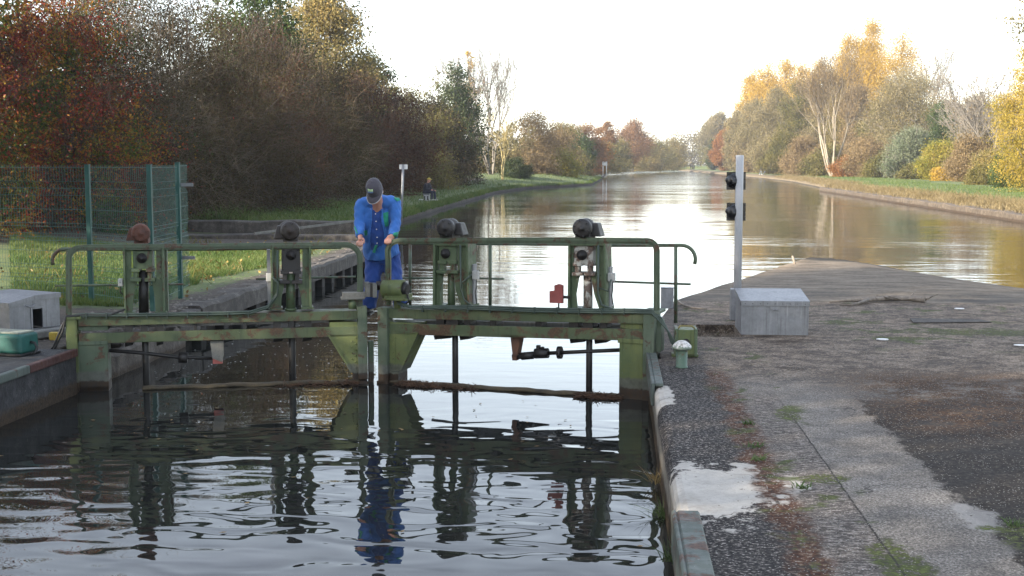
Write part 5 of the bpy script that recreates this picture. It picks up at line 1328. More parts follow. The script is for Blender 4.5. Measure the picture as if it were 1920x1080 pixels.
# ---- right bank
rgt = [
 (1345, 410, 219, 25, LF_WILLOW, BK_GREY, 'round', 'tree', 'grey-green tree farthest along the right bank, left of the orange tree', 1.0, .25),
 (1336, 360, 262, 9, LF_DKGREEN, BK_DARK, 'cone', 'tree', 'small dark conical tree at the left foot of the farthest grey-green tree', .8, .05),
 (1360, 322, 247, 19, LF_ORANGE, BK_DARK, 'round', 'tree', 'rounded orange tree behind the top of the signal pole', 1.2, .04),
 (1410, 300, 134, 20, LF_YEL, BK_GREY, 'column', 'tree', 'yellow poplar at the left end of the poplar row on the right bank', 1.0, .2),
 (1436, 296, 128, 20, LF_YEL, BK_GREY, 'column', 'tree', 'second yellow poplar from the left end of the row', 1.0, .2),
 (1468, 292, 126, 20, LF_YEL, BK_GREY, 'column', 'tree', 'third yellow poplar from the left end of the row', 1.0, .2),
 (1500, 288, 124, 20, LF_YEL, BK_GREY, 'column', 'tree', 'yellow poplar of the row left of the pale-stemmed tree', .8, .2),
 (1534, 284, 122, 20, LF_YEL, BK_GREY, 'column', 'tree', 'thin yellow poplar seen through the pale-stemmed tree', .6, .2),
 (1586, 246, 74, 22, LF_YEL, BK_GREY, 'column', 'tree', 'yellow poplar at the left shoulder of the tallest poplar', 1.0, .15),
 (1630, 244, 48, 24, LF_YEL, BK_GREY, 'column', 'tree', 'tallest dense yellow poplar on the right bank', 1.3, .15),
 (1610, 250, 92, 24, LF_YEL, BK_GREY, 'column', 'tree', 'yellow poplar squeezed between the tallest poplar and its left shoulder', 1.0, .15),
 (1684, 240, 58, 30, LF_YEL, BK_GREY, 'column', 'tree', 'pale half-bare yellow poplar right of the tallest poplar', .62, .2),
 (1382, 280, 208, 24, LF_WILLOW, BK_GREY, 'dome', 'tree', 'grey-brown willow right of the orange tree', 1.0, .05),
 (1412, 262, 186, 32, LF_WILLOW, BK_GREY, 'dome', 'tree', 'grey-green willow above the two walkers', 1.1, .04),
 (1450, 246, 168, 36, LF_WILLOW, BK_GREY, 'dome', 'tree', 'tall grey-green willow left of the pale-stemmed tree', 1.3, .03),
 (1492, 232, 160, 34, LF_OLIVE, BK_GREY, 'dome', 'tree', 'olive-grey willow just behind the pale stems, on their left', 1.2, .03),
 (1548, 226, 158, 36, LF_WILLOW, BK_GREY, 'dome', 'tree', 'grey-green willow directly behind the pale stems', 1.1, .03),
 (1580, 222, 166, 34, LF_TANY, BK_GREY, 'dome', 'tree', 'yellowish-tan tree behind the pale stems, on their right', 1.0, .03),
 (1604, 214, 168, 38, LF_TAN, BK_GREY, 'dome', 'tree', 'tan-olive tree between the pale-stemmed tree and the big olive willow', 1.1, .03),
 (1702, 192, 131, 60, LF_WILLOW, BK_GREY, 'round', 'tree', 'big rounded olive-grey willow on the right bank', 1.7, .05),
 (1655, 205, 190, 40, LF_OLIVE, BK_GREY, 'dome', 'tree', 'olive tree at the left shoulder of the big rounded willow', 1.1, .03),
 (1838, 158, 178, 44, LF_WILLOW, BK_GREY, 'dome', 'tree', 'soft grey-green tree behind the bare branches near the right edge', 1.1, .03),
 (1772, 172, 190, 30, LF_GREEN, BK_DARK, 'dome', 'tree', 'fresh green tree right of the big rounded willow', 1.2, .05),
 (1710, 152, 243, 42, LF_BLUE, BK_GREY, 'dome', 'bush', 'blue-green willow bush in front of the big rounded willow', 1.2, .0),
 (1768, 136, 268, 34, LF_YGREEN, BK_TAN, 'shrub', 'bush', 'bright yellow-green bush right of the blue-green willow bush', 1.1, .0),
 (1770, 128, 318, 18, LF_YEL, BK_TAN, 'shrub', 'bush', 'low golden bush at the foot of the bright yellow-green bush', .7, .0),
 (1630, 166, 266, 40, LF_TAN, BK_TAN, 'dome', 'bush', 'tan bush right of the pale stems', 1.0, .0),
 (1590, 168, 298, 24, LF_ORANGE, BK_TAN, 'shrub', 'bush', 'low orange-tinted bush touching the pale stems', .7, .0),
 (1668, 156, 290, 30, LF_OLIVE, BK_TAN, 'shrub', 'bush', 'low olive bush between the tan bush and the blue-green willow bush', .8, .0),
 (1508, 196, 262, 34, LF_TAN, BK_TAN, 'dome', 'bush', 'tan bush left of the pale stems', .9, .0),
 (1470, 214, 250, 30, LF_OLIVE, BK_TAN, 'dome', 'bush', 'olive bush right of the two walkers', .9, .0),
 (1440, 236, 262, 26, LF_WILLOW, BK_TAN, 'dome', 'bush', 'grey bush right behind the two walkers', .8, .0),
 (1405, 262, 262, 26, LF_TAN, BK_TAN, 'dome', 'bush', 'tan bush left of the two walkers, behind the signal pole', .8, .0),
 (1550, 182, 280, 34, LF_OLIVE, BK_TAN, 'shrub', 'bush', 'low olive undergrowth bush behind the pale stems', .8, .0),
 (1822, 122, 262, 36, LF_TAN, BK_TAN, 'dome', 'bush', 'tan twiggy bush under the bare tree near the right edge', .9, .0),
 (1868, 108, 280, 34, LF_TANY, BK_TAN, 'shrub', 'bush', 'yellowish bush between the tan twiggy bush and the right edge', .9, .0),
 (1800, 130, 306, 30, LF_OLIVE, BK_TAN, 'shrub', 'bush', 'low olive bush along the grass, right of the golden bush', .7, .0),
 (1900, 92, 292, 34, LF_GREEN, BK_DARK, 'shrub', 'bush', 'green bush at the right edge below the golden hanging branches', 1.0, .0),
 (1850, 104, 318, 30, LF_OLIVE, BK_TAN, 'shrub', 'bush', 'low dark olive bush along the grass near the right edge', .7, .0),
 (1730, 142, 312, 26, LF_OLIVE, BK_TAN, 'shrub', 'bush', 'low olive bush at the foot of the blue-green willow bush', .7, .0),
]
RG = 'trees and bushes on the right bank'
for i, (px, Y, tp, hw, lf, bk, pr, cat, lab, k, base) in enumerate(rgt):
    R = hw * Y / F * (1.5 if pr == 'column' else 1.06); zg = .75; H = max(1.0, zat(tp, Y) - zg) * (1.07 if pr == 'column' else 1.03)
    n = int((80 if pr != 'column' else 130) * k)
    tree('bank_' + cat if pr != 'column' else 'poplar_tree', lab, cat, at(px, Y), Y, H, R, lf, bk, z=zg, base=base, prof=pr, ncl=n, lpc=420 if pr != 'column' else 330, leaf=.07 + Y * .00075, spread=R * (.22 if pr != 'column' else .32),
         stems=1 if pr == 'column' else 3, twigs=5 if pr != 'column' else 3, twr=.014 + Y * .00005, seed=700 + i * 11, group=RG, jit=.46, tr=.22 if H > 12 else .09)
# pale-stemmed tree in the middle of the right bank
x0 = at(1560, 172); Y = 172
bare_tree('pale_stemmed_tree', 'leafless tree with pale spreading stems in front of the grey-green trees', 'tree', x0, Y, zat(118, Y) - .7, 3, BK_PALE, z=.7, tr=.19, stems=6, depth=5, seed=71, upright=.7, twig=.016, rdec=.50, first=2.2, tmat=BK_TAN, tlev=3,
          dirs=[(-.30, 0, 1), (-.15, .1, 1), (.03, 0, 1), (.10, -.08, 1), (.24, .05, 1), (-.46, .1, 1)], mat=LF_TAN, leaf=.2, leaf_n=6000, kids=(2, 3))
bare_tree('bare_tree', 'half-bare tree with thin branches right of the pale half-bare poplar', 'tree', at(1715, 236), 236, zat(100, 236), 3, BK_GREY, z=.7, tr=.24, stems=3, depth=5, seed=72, upright=.45, twig=.018, mat=LF_TAN, leaf=.28, leaf_n=500, rdec=.52, first=1.4, fan=.3)
bare_tree('bare_tree', 'spreading bare grey-brown tree near the right edge, left of the golden hanging branches', 'tree', at(1858, 132), 132, zat(118, 132), 3, BK_GREY, z=.7, tr=.16, stems=5, depth=5, seed=73, upright=.35, twig=.016, mat=LF_TAN, leaf=.17, leaf_n=1500, rdec=.52, first=1.4, fan=.5)
bare_tree('bare_tree', 'smaller bare brown tree behind the fresh green tree', 'tree', at(1806, 150), 150, zat(180, 150), 3, BK_GREY, z=.7, tr=.13, stems=4, depth=5, seed=74, upright=.35, twig=.018, mat=LF_TAN, leaf=.2, leaf_n=1100, rdec=.52, first=1.4, fan=.5)
tree('weeping_birch', 'golden weeping birch hanging in at the right edge', 'tree', at(1930, 80), 80, zat(62, 80) - .7, 2.2, LF_BIRCH, BK_GREY, z=.7, base=.10, prof='column', ncl=170, lpc=300, leaf=.10, spread=.42, twigs=4, seed=75, droop=1.2, curtain=2.6)
tree('weeping_birch', 'tall birch whose hanging orange twig tips show in the top right corner', 'tree', at(1952, 66), 66, 13.5, 1.9, LF_TANY, BK_GREY, z=.7, base=.5, prof='round', ncl=60, lpc=60, leaf=.16, spread=.4, twigs=5, seed=76, droop=1.2, curtain=2.0)
# ---- woods that read as one mass
def wood(name, lab, pts, n, hgt, mat, leaf, seed, wid):
    rng = np.random.default_rng(seed); C = []
    P = np.array(pts, float); sl = np.linalg.norm(P[1:] - P[:-1], axis=1); cs = np.concatenate([[0], np.cumsum(sl)])
    s = rng.uniform(0, cs[-1], n); k = np.clip(np.searchsorted(cs, s) - 1, 0, len(sl) - 1); f = (s - cs[k]) / sl[k]
    q = P[k] + (P[k + 1] - P[k]) * f[:, None]
    hh = hgt * (.62 + .20 * np.sin(s * .19 + seed) + .13 * np.sin(s * .43 + 2) + .10 * np.sin(s * .9 + 1))
    z = .6 + hh * rng.uniform(0, 1, n) ** .75
    c = np.stack([q[:, 0] + rng.normal(0, wid, n), q[:, 1] + rng.normal(0, wid, n), z], axis=1)
    c = np.repeat(c, 16, axis=0) + rng.normal(0, .8, (n * 16, 3)) * [1, 1, .8]; c[:, 2] = np.maximum(c[:, 2], .7)
    V, Q = leaf_quads(c, leaf * rng.uniform(.6, 1.3, len(c)), rng); tag(np_mesh(name, V, Q, mat), lab, 'wood', kind='stuff')
wood('far_wood', 'hazy wood closing the view beyond the bend of the canal', [(-70, 470), (-6, 505), (14, 520), (60, 540), (140, 480)], 5200, 17, LF_FAR, .75, 4, 5)
wood('hedge_backing', 'dense dark undergrowth behind the hedge of the left bank', [(-19.5, 23.5), (-19.0, 60), (-18.5, 122)], 5600, 7.6, LF_BROWN, .30, 12, 1.2)
wood('far_wood', 'undergrowth behind the trees of the left bank', [(-15, 140), (-13, 180), (-9, 240), (-7, 330), (-8, 440)], 2200, 6.5, LF_FAR, .5, 9, 2)
wood('far_wood', 'undergrowth behind the trees of the right bank', [(36, 74), (48, 120), (56, 170), (58, 240), (44, 330), (34, 420)], 7000, 12.5, LF_OLIVE, .5, 6, 3.5)
# ---- trees on the left bank beside the lock (they throw the shade over it)
for i, (x, y, H, R, base) in enumerate(((-15.5, 9.2, 12, 3.5, .08), (-15.0, 4.0, 12, 4.2, .08), (-15.5, -1.5, 12, 4.2, .08), (-15.0, -9, 13, 4.4, .08), (-16.0, -17, 13, 4.6, .08))):
    tree('broad_tree', 'tall brown-green tree on the left bank beside the lock', 'tree', x, y, H, R, LF_OLIVE, BK_DARK, base=base, prof='dome', ncl=120, lpc=110, leaf=.3, spread=.95, seed=900 + i, group='trees beside the lock, left of the picture', twigs=2)

# ================================================================ grass
def blades(name, pts, h, wd, mat, lab, seed, lean=.35):
    rng = np.random.default_rng(seed); P = np.asarray(pts); n = len(P)
    an = rng.uniform(0, 6.28, n); a = np.stack([np.cos(an), np.sin(an), np.zeros(n)], 1); hh = h * rng.uniform(.5, 1.3, n)[:, None]
    d = np.stack([rng.normal(0, lean, n), rng.normal(0, lean, n), np.ones(n)], 1); w_ = wd * rng.uniform(.7, 1.3, n)[:, None]
    V = np.stack([P - a * w_, P + a * w_, P + a * w_ * .6 + d * hh * .6, P - a * w_ * .6 + d * hh * .6], 1)
    tip = P + d * hh * [1.25, 1.25, 1.0]
    V2 = np.stack([P - a * w_ * .6 + d * hh * .6, P + a * w_ * .6 + d * hh * .6, tip + a * w_ * .08, tip - a * w_ * .08], 1)
    VV = np.concatenate([V, V2]).reshape(-1, 3); Q = np.arange(len(VV)).reshape(-1, 4)
    return tag(np_mesh(name, VV, Q, mat), lab, 'grass', kind='stuff')
LF_GRASS = mat_leaf('grass_blades', [(.045, .088, .018), (.082, .138, .032), (.128, .178, .046), (.18, .185, .062)], .5, .35, hue=.55)
LF_DRY = mat_leaf('dry_grass_blades', [(.13, .10, .045), (.22, .17, .085), (.30, .245, .13)], .5, .3, hue=.6)
g = np.random.default_rng(21); pts = []
while len(pts) < 60000:
    y = 16.8 + 11.6 * g.random() ** 1.1; x = g.uniform(-15, -6.75) + .25 * wob(y * 2, 3)
    if x < -6.25 - 0 and abs(x) * F / y < 1170: pts.append((x, y, l_h(-5.9 - x, y) - .005))
while len(pts) < 92000:
    y = 34.8 + 26 * g.random() ** 1.3; e = interp(L_EDGE, y); x = e - g.uniform(.1, 5.5)
    pts.append((x, y, l_h(e - x, y) - .005))
blades('grass_cover', pts, .085, .006, LF_GRASS, 'short green grass of the left bank', 5)
pts = []
while len(pts) < 24000:
    y = 38 + 160 * g.random() ** 1.5; e = interp(L_EDGE, y); o = g.uniform(-.08, .35) if g.random() < .6 else g.uniform(0, 6); pts.append((e - o, y, l_h(max(o, 0), y)))
blades('grass_cover', pts, .20, .016, LF_GRASS, 'rough grass along the far left bank', 6)
pts = []
while len(pts) < 26000:
    y = 50 + 150 * g.random() ** 1.6; e = interp(R_EDGE, y); o = abs(g.normal(1.3, .7)); pts.append((e + o, y, r_h(o, y)))
blades('dry_grass', pts, .24, .016, LF_DRY, 'dry straw-coloured grass along the right bank edge', 7, .5)
pts = []
while len(pts) < 22000:
    y = 50 + 130 * g.random() ** 1.6; e = interp(R_EDGE, y); o = g.uniform(2.2, 9); pts.append((e + o, y, r_h(o, y)))
blades('grass_cover', pts, .12, .014, LF_GRASS, 'green grass strip of the right bank', 8)
def tuft(name, lab, c, n, r, h, wd, mat, seed, cat='weed', lean=.6, group=None):
    rng = np.random.default_rng(seed); P = np.array(c) + rng.normal(0, 1, (n, 3)) * [r, r, 0]
    o = blades(name, P, h, wd, mat, lab, seed, lean); del o['kind']; o['category'] = cat
    if group: o['group'] = group
    return o
LF_WEED = mat_leaf('weed_leaves', [(.06, .10, .035), (.10, .15, .055), (.14, .19, .08)], 1.0, .3)
wd_ = [((1403, 795), 'small weed in the coping joint, farthest of the four from the camera'), ((1416, 838), 'weed in the coping joint, above the pale mortar patch'), ((1424, 862), 'tiny weed touching the upper edge of the pale mortar patch'), ((1500, 915), 'leafy weed at the right tip of the pale mortar patch'),
       ((1900, 985), 'weed on the moss at the right edge of the asphalt')]
for i, ((a, b), lab) in enumerate(wd_):
    q = at_z(a, b, QZ); tuft('weed', lab, q, 26, .028, .032, .006, LF_WEED, 60 + i, group='weeds in the quay joints', lean=1.0)
for i, ((a, b), lab) in enumerate((((1246, 968), 'grass tuft growing from the lock wall below the mortar patch'), ((1262, 1052), 'green grass tuft at the foot of the pale green edge strip'), ((1238, 905), 'small dry tuft on the lock wall above the other wall tufts'))):
    r_ = ray(a, b); q = EYE + r_ * (.375 / r_.x); tuft('grass_tuft', lab, q, 70, .035, .10, .005, LF_WEED if i != 2 else LF_DRY, 80 + i, 'grass tuft', .9)
q = at_z(425, 418, .62); tuft('grass_tuft', 'tall grass clump at the foot of the hedge near the end of the mesh fence', q, 260, .45, .55, .014, LF_GRASS, 91, 'grass tuft', .7)

# leaves fallen on the grass
g = np.random.default_rng(77); C = []
while len(C) < 420:
    y = 16.8 + 14 * g.random(); x = g.uniform(-13, -6.2); C.append((x, y, l_h(-5.9 - x, y) + g.uniform(.01, .10)))
V, Q = leaf_quads(np.array(C), g.uniform(.04, .085, len(C)), g, asp=.7)
tag(np_mesh('fallen_leaves', V, Q, mat_leaf('fallen_leaf_litter', [(.10, .05, .02), (.22, .14, .04), (.34, .25, .08)], 1.0, .2, hue=.9)), 'yellow and brown leaves fallen on the left bank grass', 'leaves', kind='stuff')
pts = []
while len(pts) < 900:
    x = g.uniform(-12.2, -6.4); y = g.uniform(17, 33); 
    if wob(x * 1.3, y * .9) + .5 * wob(x * 4, y * 3) > .35: pts.append((x, y, l_h(-5.9 - x, y)))
blades('weed_cover', pts, .17, .010, LF_OLIVE, 'coarse taller weeds in patches of the left bank grass', 15, .6)
# ================================================================ people
def solid(name, mb, mat, parent, voxel=.012, sm=6, fold=None):
    """fuse the collected volumes into one continuous skin"""
    o = mb.build(name + '_tmp', None, parent)
    md = o.modifiers.new('r', 'REMESH'); md.mode = 'VOXEL'; md.voxel_size = voxel
    m2 = o.modifiers.new('s', 'SMOOTH'); m2.factor = .5; m2.iterations = sm
    dg = bpy.context.evaluated_depsgraph_get(); dg.update()
    me = bpy.data.meshes.new_from_object(o.evaluated_get(dg), depsgraph=dg)
    bpy.data.objects.remove(o, do_unlink=True)
    n = len(me.vertices); co = np.zeros(n * 3, np.float32); me.vertices.foreach_get('co', co); co = co.reshape(-1, 3)
    if fold:
        no = np.zeros(n * 3, np.float32); me.vertices.foreach_get('normal', no); no = no.reshape(-1, 3)
        amp, k = fold
        f = np.sin(co[:, 2] * k + np.sin(co[:, 0] * k * .6) * 1.8 + co[:, 1] * k * .5) * .6 + np.sin(co[:, 2] * k * .47 - co[:, 0] * k * .9 + 1.3) * .5 + np.sin((co[:, 0] + co[:, 1]) * k * 1.7 + co[:, 2] * k * .8) * .25
        co = co + no * (f * amp)[:, None]; me.vertices.foreach_set('co', co.ravel())
    me.polygons.foreach_set('use_smooth', np.ones(len(me.polygons), bool)); me.materials.clear(); me.update()
    return mesh_obj(name, me, mat, parent)
def cloth(name, c, c2, sc=30, fold=9):
    t = NT(name); p = t.pos(); n = t.noise(p, fold, 4, .6, .5); n2 = t.noise(p, sc * 12, 2); n3 = t.noise(p, 3, 3)
    col = t.ramp(t.math('ADD', t.math('MULTIPLY', n, .5), t.math('MULTIPLY', n3, .5)), [(.3, c), (.7, c2)])
    return t.bsdf(col, .85, 0, t.bump(t.math('ADD', n, t.math('MULTIPLY', n2, .12)), .7, .02), **{'Sheen Weight': .15})
M_SKIN = mat_plain('ruddy_skin', (.50, .255, .185), .55, 0, .18, 12, .1)
M_BLUE = cloth('blue_workwear', (.022, .108, .37), (.040, .170, .52)); M_BLUE2 = cloth('blue_work_shirt', (.011, .045, .20), (.016, .065, .28)); M_BLUET = cloth('blue_trousers', (.010, .042, .20), (.017, .066, .29))
M_TGREEN = cloth('green_trim', (.010, .20, .125), (.015, .27, .16)); M_CAP = cloth('charcoal_cap', (.040, .036, .048), (.066, .060, .074)); M_PIPE = mat_plain('grey_piping', (.36, .36, .36), .7)
M_SHOE = mat_plain('black_shoe', (.014, .013, .012), .5); M_WHT = mat_plain('white_button', (.6, .6, .58), .4, 0, .1)
M_HAIR = mat_plain('grey_hair', (.13, .12, .11), .8, 0, .4, 60)

W = lambda a, b, Y: at_y(a, b, Y - .31 if 14 < Y < 15 else Y)
root = thing('person', 'man in blue work clothes and dark cap leaning on the gate handrail', 'person', (W(712, 500, 14.55).x, 14.24, .73))
# --- body
hc = W(703, 359, 14.08); RH = Matrix.Rotation(rad(-8), 3, 'Z') @ Matrix.Rotation(rad(50), 3, 'X')
hx = lambda x, y, z: hc + RH @ Vector((x, y, z))
b = MB()
b.ball(hx(0, .012, .02), (.076, .096, .098), 18, 12, RH); b.ball(hx(0, -.038, -.060), (.056, .056, .058), 14, 10, RH); b.ball(hx(0, -.02, -.03), (.066, .075, .06), 14, 10, RH)
b.ball(hx(0, -.078, -.100), (.026, .022, .020), 8, 6, RH)                                                     # chin
b.tube([hx(0, -.088, .012), hx(0, -.112, -.024), hx(0, -.104, -.034)], [.010, .015, .012], 8)                 # nose
for s in (-1, 1):
    b.ball(hx(s * .079, .012, -.012), (.012, .022, .032), 8, 6, RH); b.ball(hx(s * .042, -.072, -.032), (.022, .020, .018), 8, 6, RH); b.ball(hx(s * .034, -.072, .018), (.026, .012, .010), 8, 6, RH)
b.ball(hx(0, -.090, -.066), (.026, .012, .008), 8, 6, RH); b.ball(hx(0, -.088, -.080), (.022, .012, .008), 8, 6, RH)   # lips
nb = W(708, 384, 14.24); chest = W(708, 412, 14.36); waist = W(710, 452, 14.5); hip = W(716, 478, 14.60)
b.tube([hx(0, .02, -.04), nb, chest], [.058, .064, .08], 12)
b.tube([hip, waist, chest, nb + Vector((0, .02, -.04))], [(.10, .15), (.11, .15), (.11, .16), (.06, .09)], 14, upv=(1, 0, 0))
SL, EL, WR_L = W(677, 384, 14.30), W(674, 418, 14.24), W(675, 443, 14.12)
SR, ER, WR_R = W(740, 381, 14.30), W(742, 417, 14.24), W(736, 443, 14.12)
HL = [W(703, 480, 14.6), W(699, 526, 14.52), W(692, 578, 14.56)]; HR = [W(731, 480, 14.6), W(741, 526, 14.52), W(752, 580, 14.56)]
HL[2].z = HR[2].z = .82
def limb(b, a, c, d, r): b.tube([a, a.lerp(c, .5), c, c.lerp(d, .5), d], [r[0], (r[0] + r[1]) / 2, r[1], (r[1] + r[2]) / 2 * 1.06, r[2]], 12)
limb(b, SL, EL, WR_L, (.055, .045, .030)); limb(b, SR, ER, WR_R, (.055, .045, .030))
limb(b, *HL, (.085, .06, .045)); limb(b, *HR, (.085, .06, .045))
def hand(b, wr, kn, dx, side, rail):
    """palm from the wrist to the knuckle row, four fingers hooked over the bar, thumb from the palm's side"""
    b.tube([wr, wr.lerp(kn, .5), kn], [(.028, .030), (.024, .040), (.018, .042)], 12)
    for i, l in enumerate((.92, 1.06, 1.0, .80)):
        k = kn + dx * ((i - 1.5) * .0215 * side)
        f = Vector((0, -1, 0)); dn = Vector((0, 0, -1))
        p1 = k + (f * .024 + dn * .012) * l; p2 = p1 + (f * .006 + dn * .026) * l; p3 = p2 + (f * -.016 + dn * .014) * l
        b.tube([k - f * .012, p1, p2, p3], [.0105, .0100, .0092, .0078], 8); b.ball(p3, .0078, 8, 6); b.ball(p1, .0108, 8, 6)
    th = wr.lerp(kn, .45) + dx * (-.034 * side); e = th + dx * (-.016 * side) + Vector((0, -.018, -.022)); e2 = e + Vector((0, -.008, -.028)) + dx * (.003 * side)
    b.tube([wr.lerp(kn, .3) + dx * (-.012 * side), th, e, e2], [.013, .0135, .0115, .009], 8); b.ball(e2, .009, 8, 6)
KL = W(675, 453, 14.055); KR = W(728, 449, 14.055)
hand(b, WR_L, KL, Vector((1, .1, 0)).normalized(), -1, 0); hand(b, WR_R, KR, Vector((1, .25, 0)).normalized(), 1, 0)
solid('body', b, M_SKIN, root, .0065, 3)
# --- clothes
b = MB()
hem = W(716, 476, 14.56)
b.tube([hem, W(713, 462, 14.52), W(709, 430, 14.42), W(708, 404, 14.345), W(708, 388, 14.315)], [(.178, .212), (.168, .205), (.158, .208), (.138, .210), (.105, .170)], 20, upv=(1, 0, 0))
b.tube([W(680, 382, 14.30), W(708, 377, 14.29), W(738, 379, 14.30)], [.070, .082, .070], 14)
b.ball(W(677, 385, 14.30), .074); b.ball(W(741, 382, 14.30), .074)
limb(b, SL, EL, WR_L, (.075, .062, .052)); limb(b, SR, ER, WR_R, (.075, .062, .052))
b.tube([W(690, 383, 14.29), W(706, 377, 14.34), W(724, 383, 14.29)], [.026, .028, .026], 10)
J = solid('jacket', b, M_BLUE, root, .010, 4, fold=(.0048, 66))
def pants(b, A): b.tube([A[0] + Vector((0, 0, .04)), A[0].lerp(A[1], .5), A[1], A[1].lerp(A[2], .5), A[2] + Vector((0, 0, -.02))], [.118, .108, .092, .088, .082], 14)
b = MB(); pants(b, HL); pants(b, HR); b.tube([W(716, 474, 14.58), W(716, 492, 14.59)], [(.13, .185), (.125, .18)], 16, upv=(1, 0, 0))
solid('trousers', b, M_BLUET, root, .012, 4, fold=(.006, 52))
for A, sx in ((HL, -.03), (HR, .05)):
    m = MB(); f = A[2]; m.tube([Vector((f.x, f.y + .07, .765)), Vector((f.x + sx * .3, f.y - .02, .765)), Vector((f.x + sx, f.y - .17, .752))], [(.045, .042), (.048, .045), (.034, .032)], 12); m.ball(Vector((f.x, f.y + .06, .77)), (.045, .05, .05)); m.box((f.x - .045, f.y - .17, .720), (f.x + .045, f.y + .10, .735))
    m.build('shoe', M_SHOE, root)
# cap
m = MB(); n = 20; rings = []
for i in range(7):
    th = rad(90) * (1 - i / 6.0); rr = math.sin(rad(90) - th * 1) if False else None
prof = [(1.0, -.02), (1.0, .02), (.985, .045), (.93, .075), (.80, .102), (.55, .122), (.25, .131), (.02, .133)]
vs = []
for k, h in prof:
    for j in range(n):
        an = 2 * math.pi * j / n; vs.append(hx(.089 * k * math.cos(an), .010 + .110 * k * math.sin(an), .022 + h - (.012 if math.sin(an) > .2 else 0) * 0))
fs = [(i * n + j, i * n + (j + 1) % n, (i + 1) * n + (j + 1) % n, (i + 1) * n + j) for i in range(len(prof) - 1) for j in range(n)]
m.add(vs, fs, True); m.ball(hx(0, .012, .156), (.010, .010, .006), 8, 4, RH)
cap = m.build('cap', M_CAP, root)
m = MB(); vs = []; K = 12
for i in range(K + 1):
    a = math.pi * (1 + i / K); ca, sa = math.cos(a), math.sin(a)
    for t_ in (0, .5, 1):
        ext = .078 * t_ * abs(sa) ** .6
        vs.append(hx(.086 * ca * (1 + .04 * t_), .012 + .104 * sa - ext, .020 - .030 * t_ * abs(sa) - .022 * ca * ca * t_))
fs = [(3 * i + k, 3 * i + k + 1, 3 * i + 4 + k, 3 * i + 3 + k) for i in range(K) for k in range(2)]
m.add(vs, fs, True); pk = m.build('cap_peak', M_CAP, cap); sd_ = pk.modifiers.new('thick', 'SOLIDIFY'); sd_.thickness = .005
m = MB(); m.tube([vs[3 * i + 2] for i in range(K + 1)], .0042, 6); m.build('cap_piping', M_PIPE, cap)
for (z0, z1, mm, nm) in ((.084, .106, mat_plain('white_green_badge', (.45, .60, .30), .6), 'cap_badge'), (.070, .083, mat_plain('blue_grey_badge', (.12, .20, .36), .6), 'cap_badge')):
    m = MB(); vs = []
    for i in range(5):
        for zz in (z0, z1):
            x = -.030 + .060 * i / 4 - .006; k = .99 - max(0, zz - .03) * 1.9 * max(0, zz - .03) * 12; k = np.interp(zz, [h for _, h in prof], [q for q, _ in prof])
            y = .010 - .110 * k * math.sqrt(max(0, 1 - (x / (.089 * k)) ** 2)) - .005
            vs.append(hx(x, y, .022 + zz))
    m.add(vs, [(2 * i, 2 * i + 2, 2 * i + 3, 2 * i + 1) for i in range(4)], True); q = m.build(nm, mm, cap); sd_ = q.modifiers.new('thick', 'SOLIDIFY'); sd_.thickness = .003
m = MB(); m.ball(hx(0, .03, -.005), (.080, .088, .045), 14, 8, RH); m.build('hair', M_HAIR, root)
# trims laid on the jacket
bm = bmesh.new(); bm.from_mesh(J.data); BV = BVHTree.FromBMesh(bm); bm.free(); OFF = WL[J.name]
def inside(p, poly):
    c = False; j = len(poly) - 1
    for i in range(len(poly)):
        if (poly[i][1] > p[1]) != (poly[j][1] > p[1]) and p[0] < (poly[j][0] - poly[i][0]) * (p[1] - poly[i][1]) / (poly[j][1] - poly[i][1]) + poly[i][0]: c = not c
        j = i
    return c
def patch(name, poly, mat, parent, off=.005, st=.7, thick=.004):
    x0 = min(p[0] for p in poly); x1 = max(p[0] for p in poly); y0 = min(p[1] for p in poly); y1 = max(p[1] for p in poly)
    idx = {}; vs = []; fs = []
    def vert(i, j):
        if (i, j) in idx: return idx[i, j]
        r_ = ray(x0 + i * st, y0 + j * st).normalized(); h = BV.ray_cast(EYE - OFF, r_)
        if h[0] is None: idx[i, j] = None
        else: vs.append(h[0] + OFF - r_ * off); idx[i, j] = len(vs) - 1
        return idx[i, j]
    for i in range(int((x1 - x0) / st) + 1):
        for j in range(int((y1 - y0) / st) + 1):
            if inside((x0 + (i + .5) * st, y0 + (j + .5) * st), poly):
                q = [vert(i, j), vert(i + 1, j), vert(i + 1, j + 1), vert(i, j + 1)]
                if None not in q and max((vs[q[a]] - vs[q[(a + 1) % 4]]).length for a in range(4)) < .04: fs.append(q)
    if not fs: return None
    m = MB(); m.add(vs, fs, True); o = m.build(name, mat, parent); s_ = o.modifiers.new('thick', 'SOLIDIFY'); s_.thickness = thick; s_.offset = 1
    return o
sh = patch('shirt', [(700, 382), (714, 382), (721, 396), (717, 408), (722, 436), (723, 456), (712, 462), (701, 470), (695, 468), (692, 440), (696, 408)], M_BLUE2, root)
patch('undershirt_collar', [(702, 380), (711, 380), (708, 388), (704, 387)], M_TGREEN, root, .010)
patch('jacket_collar', [(691, 380), (698, 377), (703, 389), (697, 394)], M_BLUE, root, .012, thick=.008); patch('jacket_collar', [(713, 378), (722, 381), (722, 392), (714, 395), (710, 388)], M_BLUE, root, .012, thick=.008)
patch('jacket_lapel', [(716, 393), (719, 394), (718, 408), (724, 436), (725, 458), (722, 458), (720, 436), (714, 408)], M_BLUE, root, .014, thick=.008); patch('jacket_lapel', [(695, 393), (698, 394), (698, 410), (694, 440), (695, 466), (691, 466), (690, 440), (694, 410)], M_BLUE, root, .014, thick=.008)
pk = patch('chest_pocket', [(717, 400), (728, 397), (728, 423), (722, 426)], M_TGREEN, root, .016)
patch('shoulder_patch', [(738, 371), (747, 367), (752, 375), (744, 378)], M_TGREEN, root, .006)
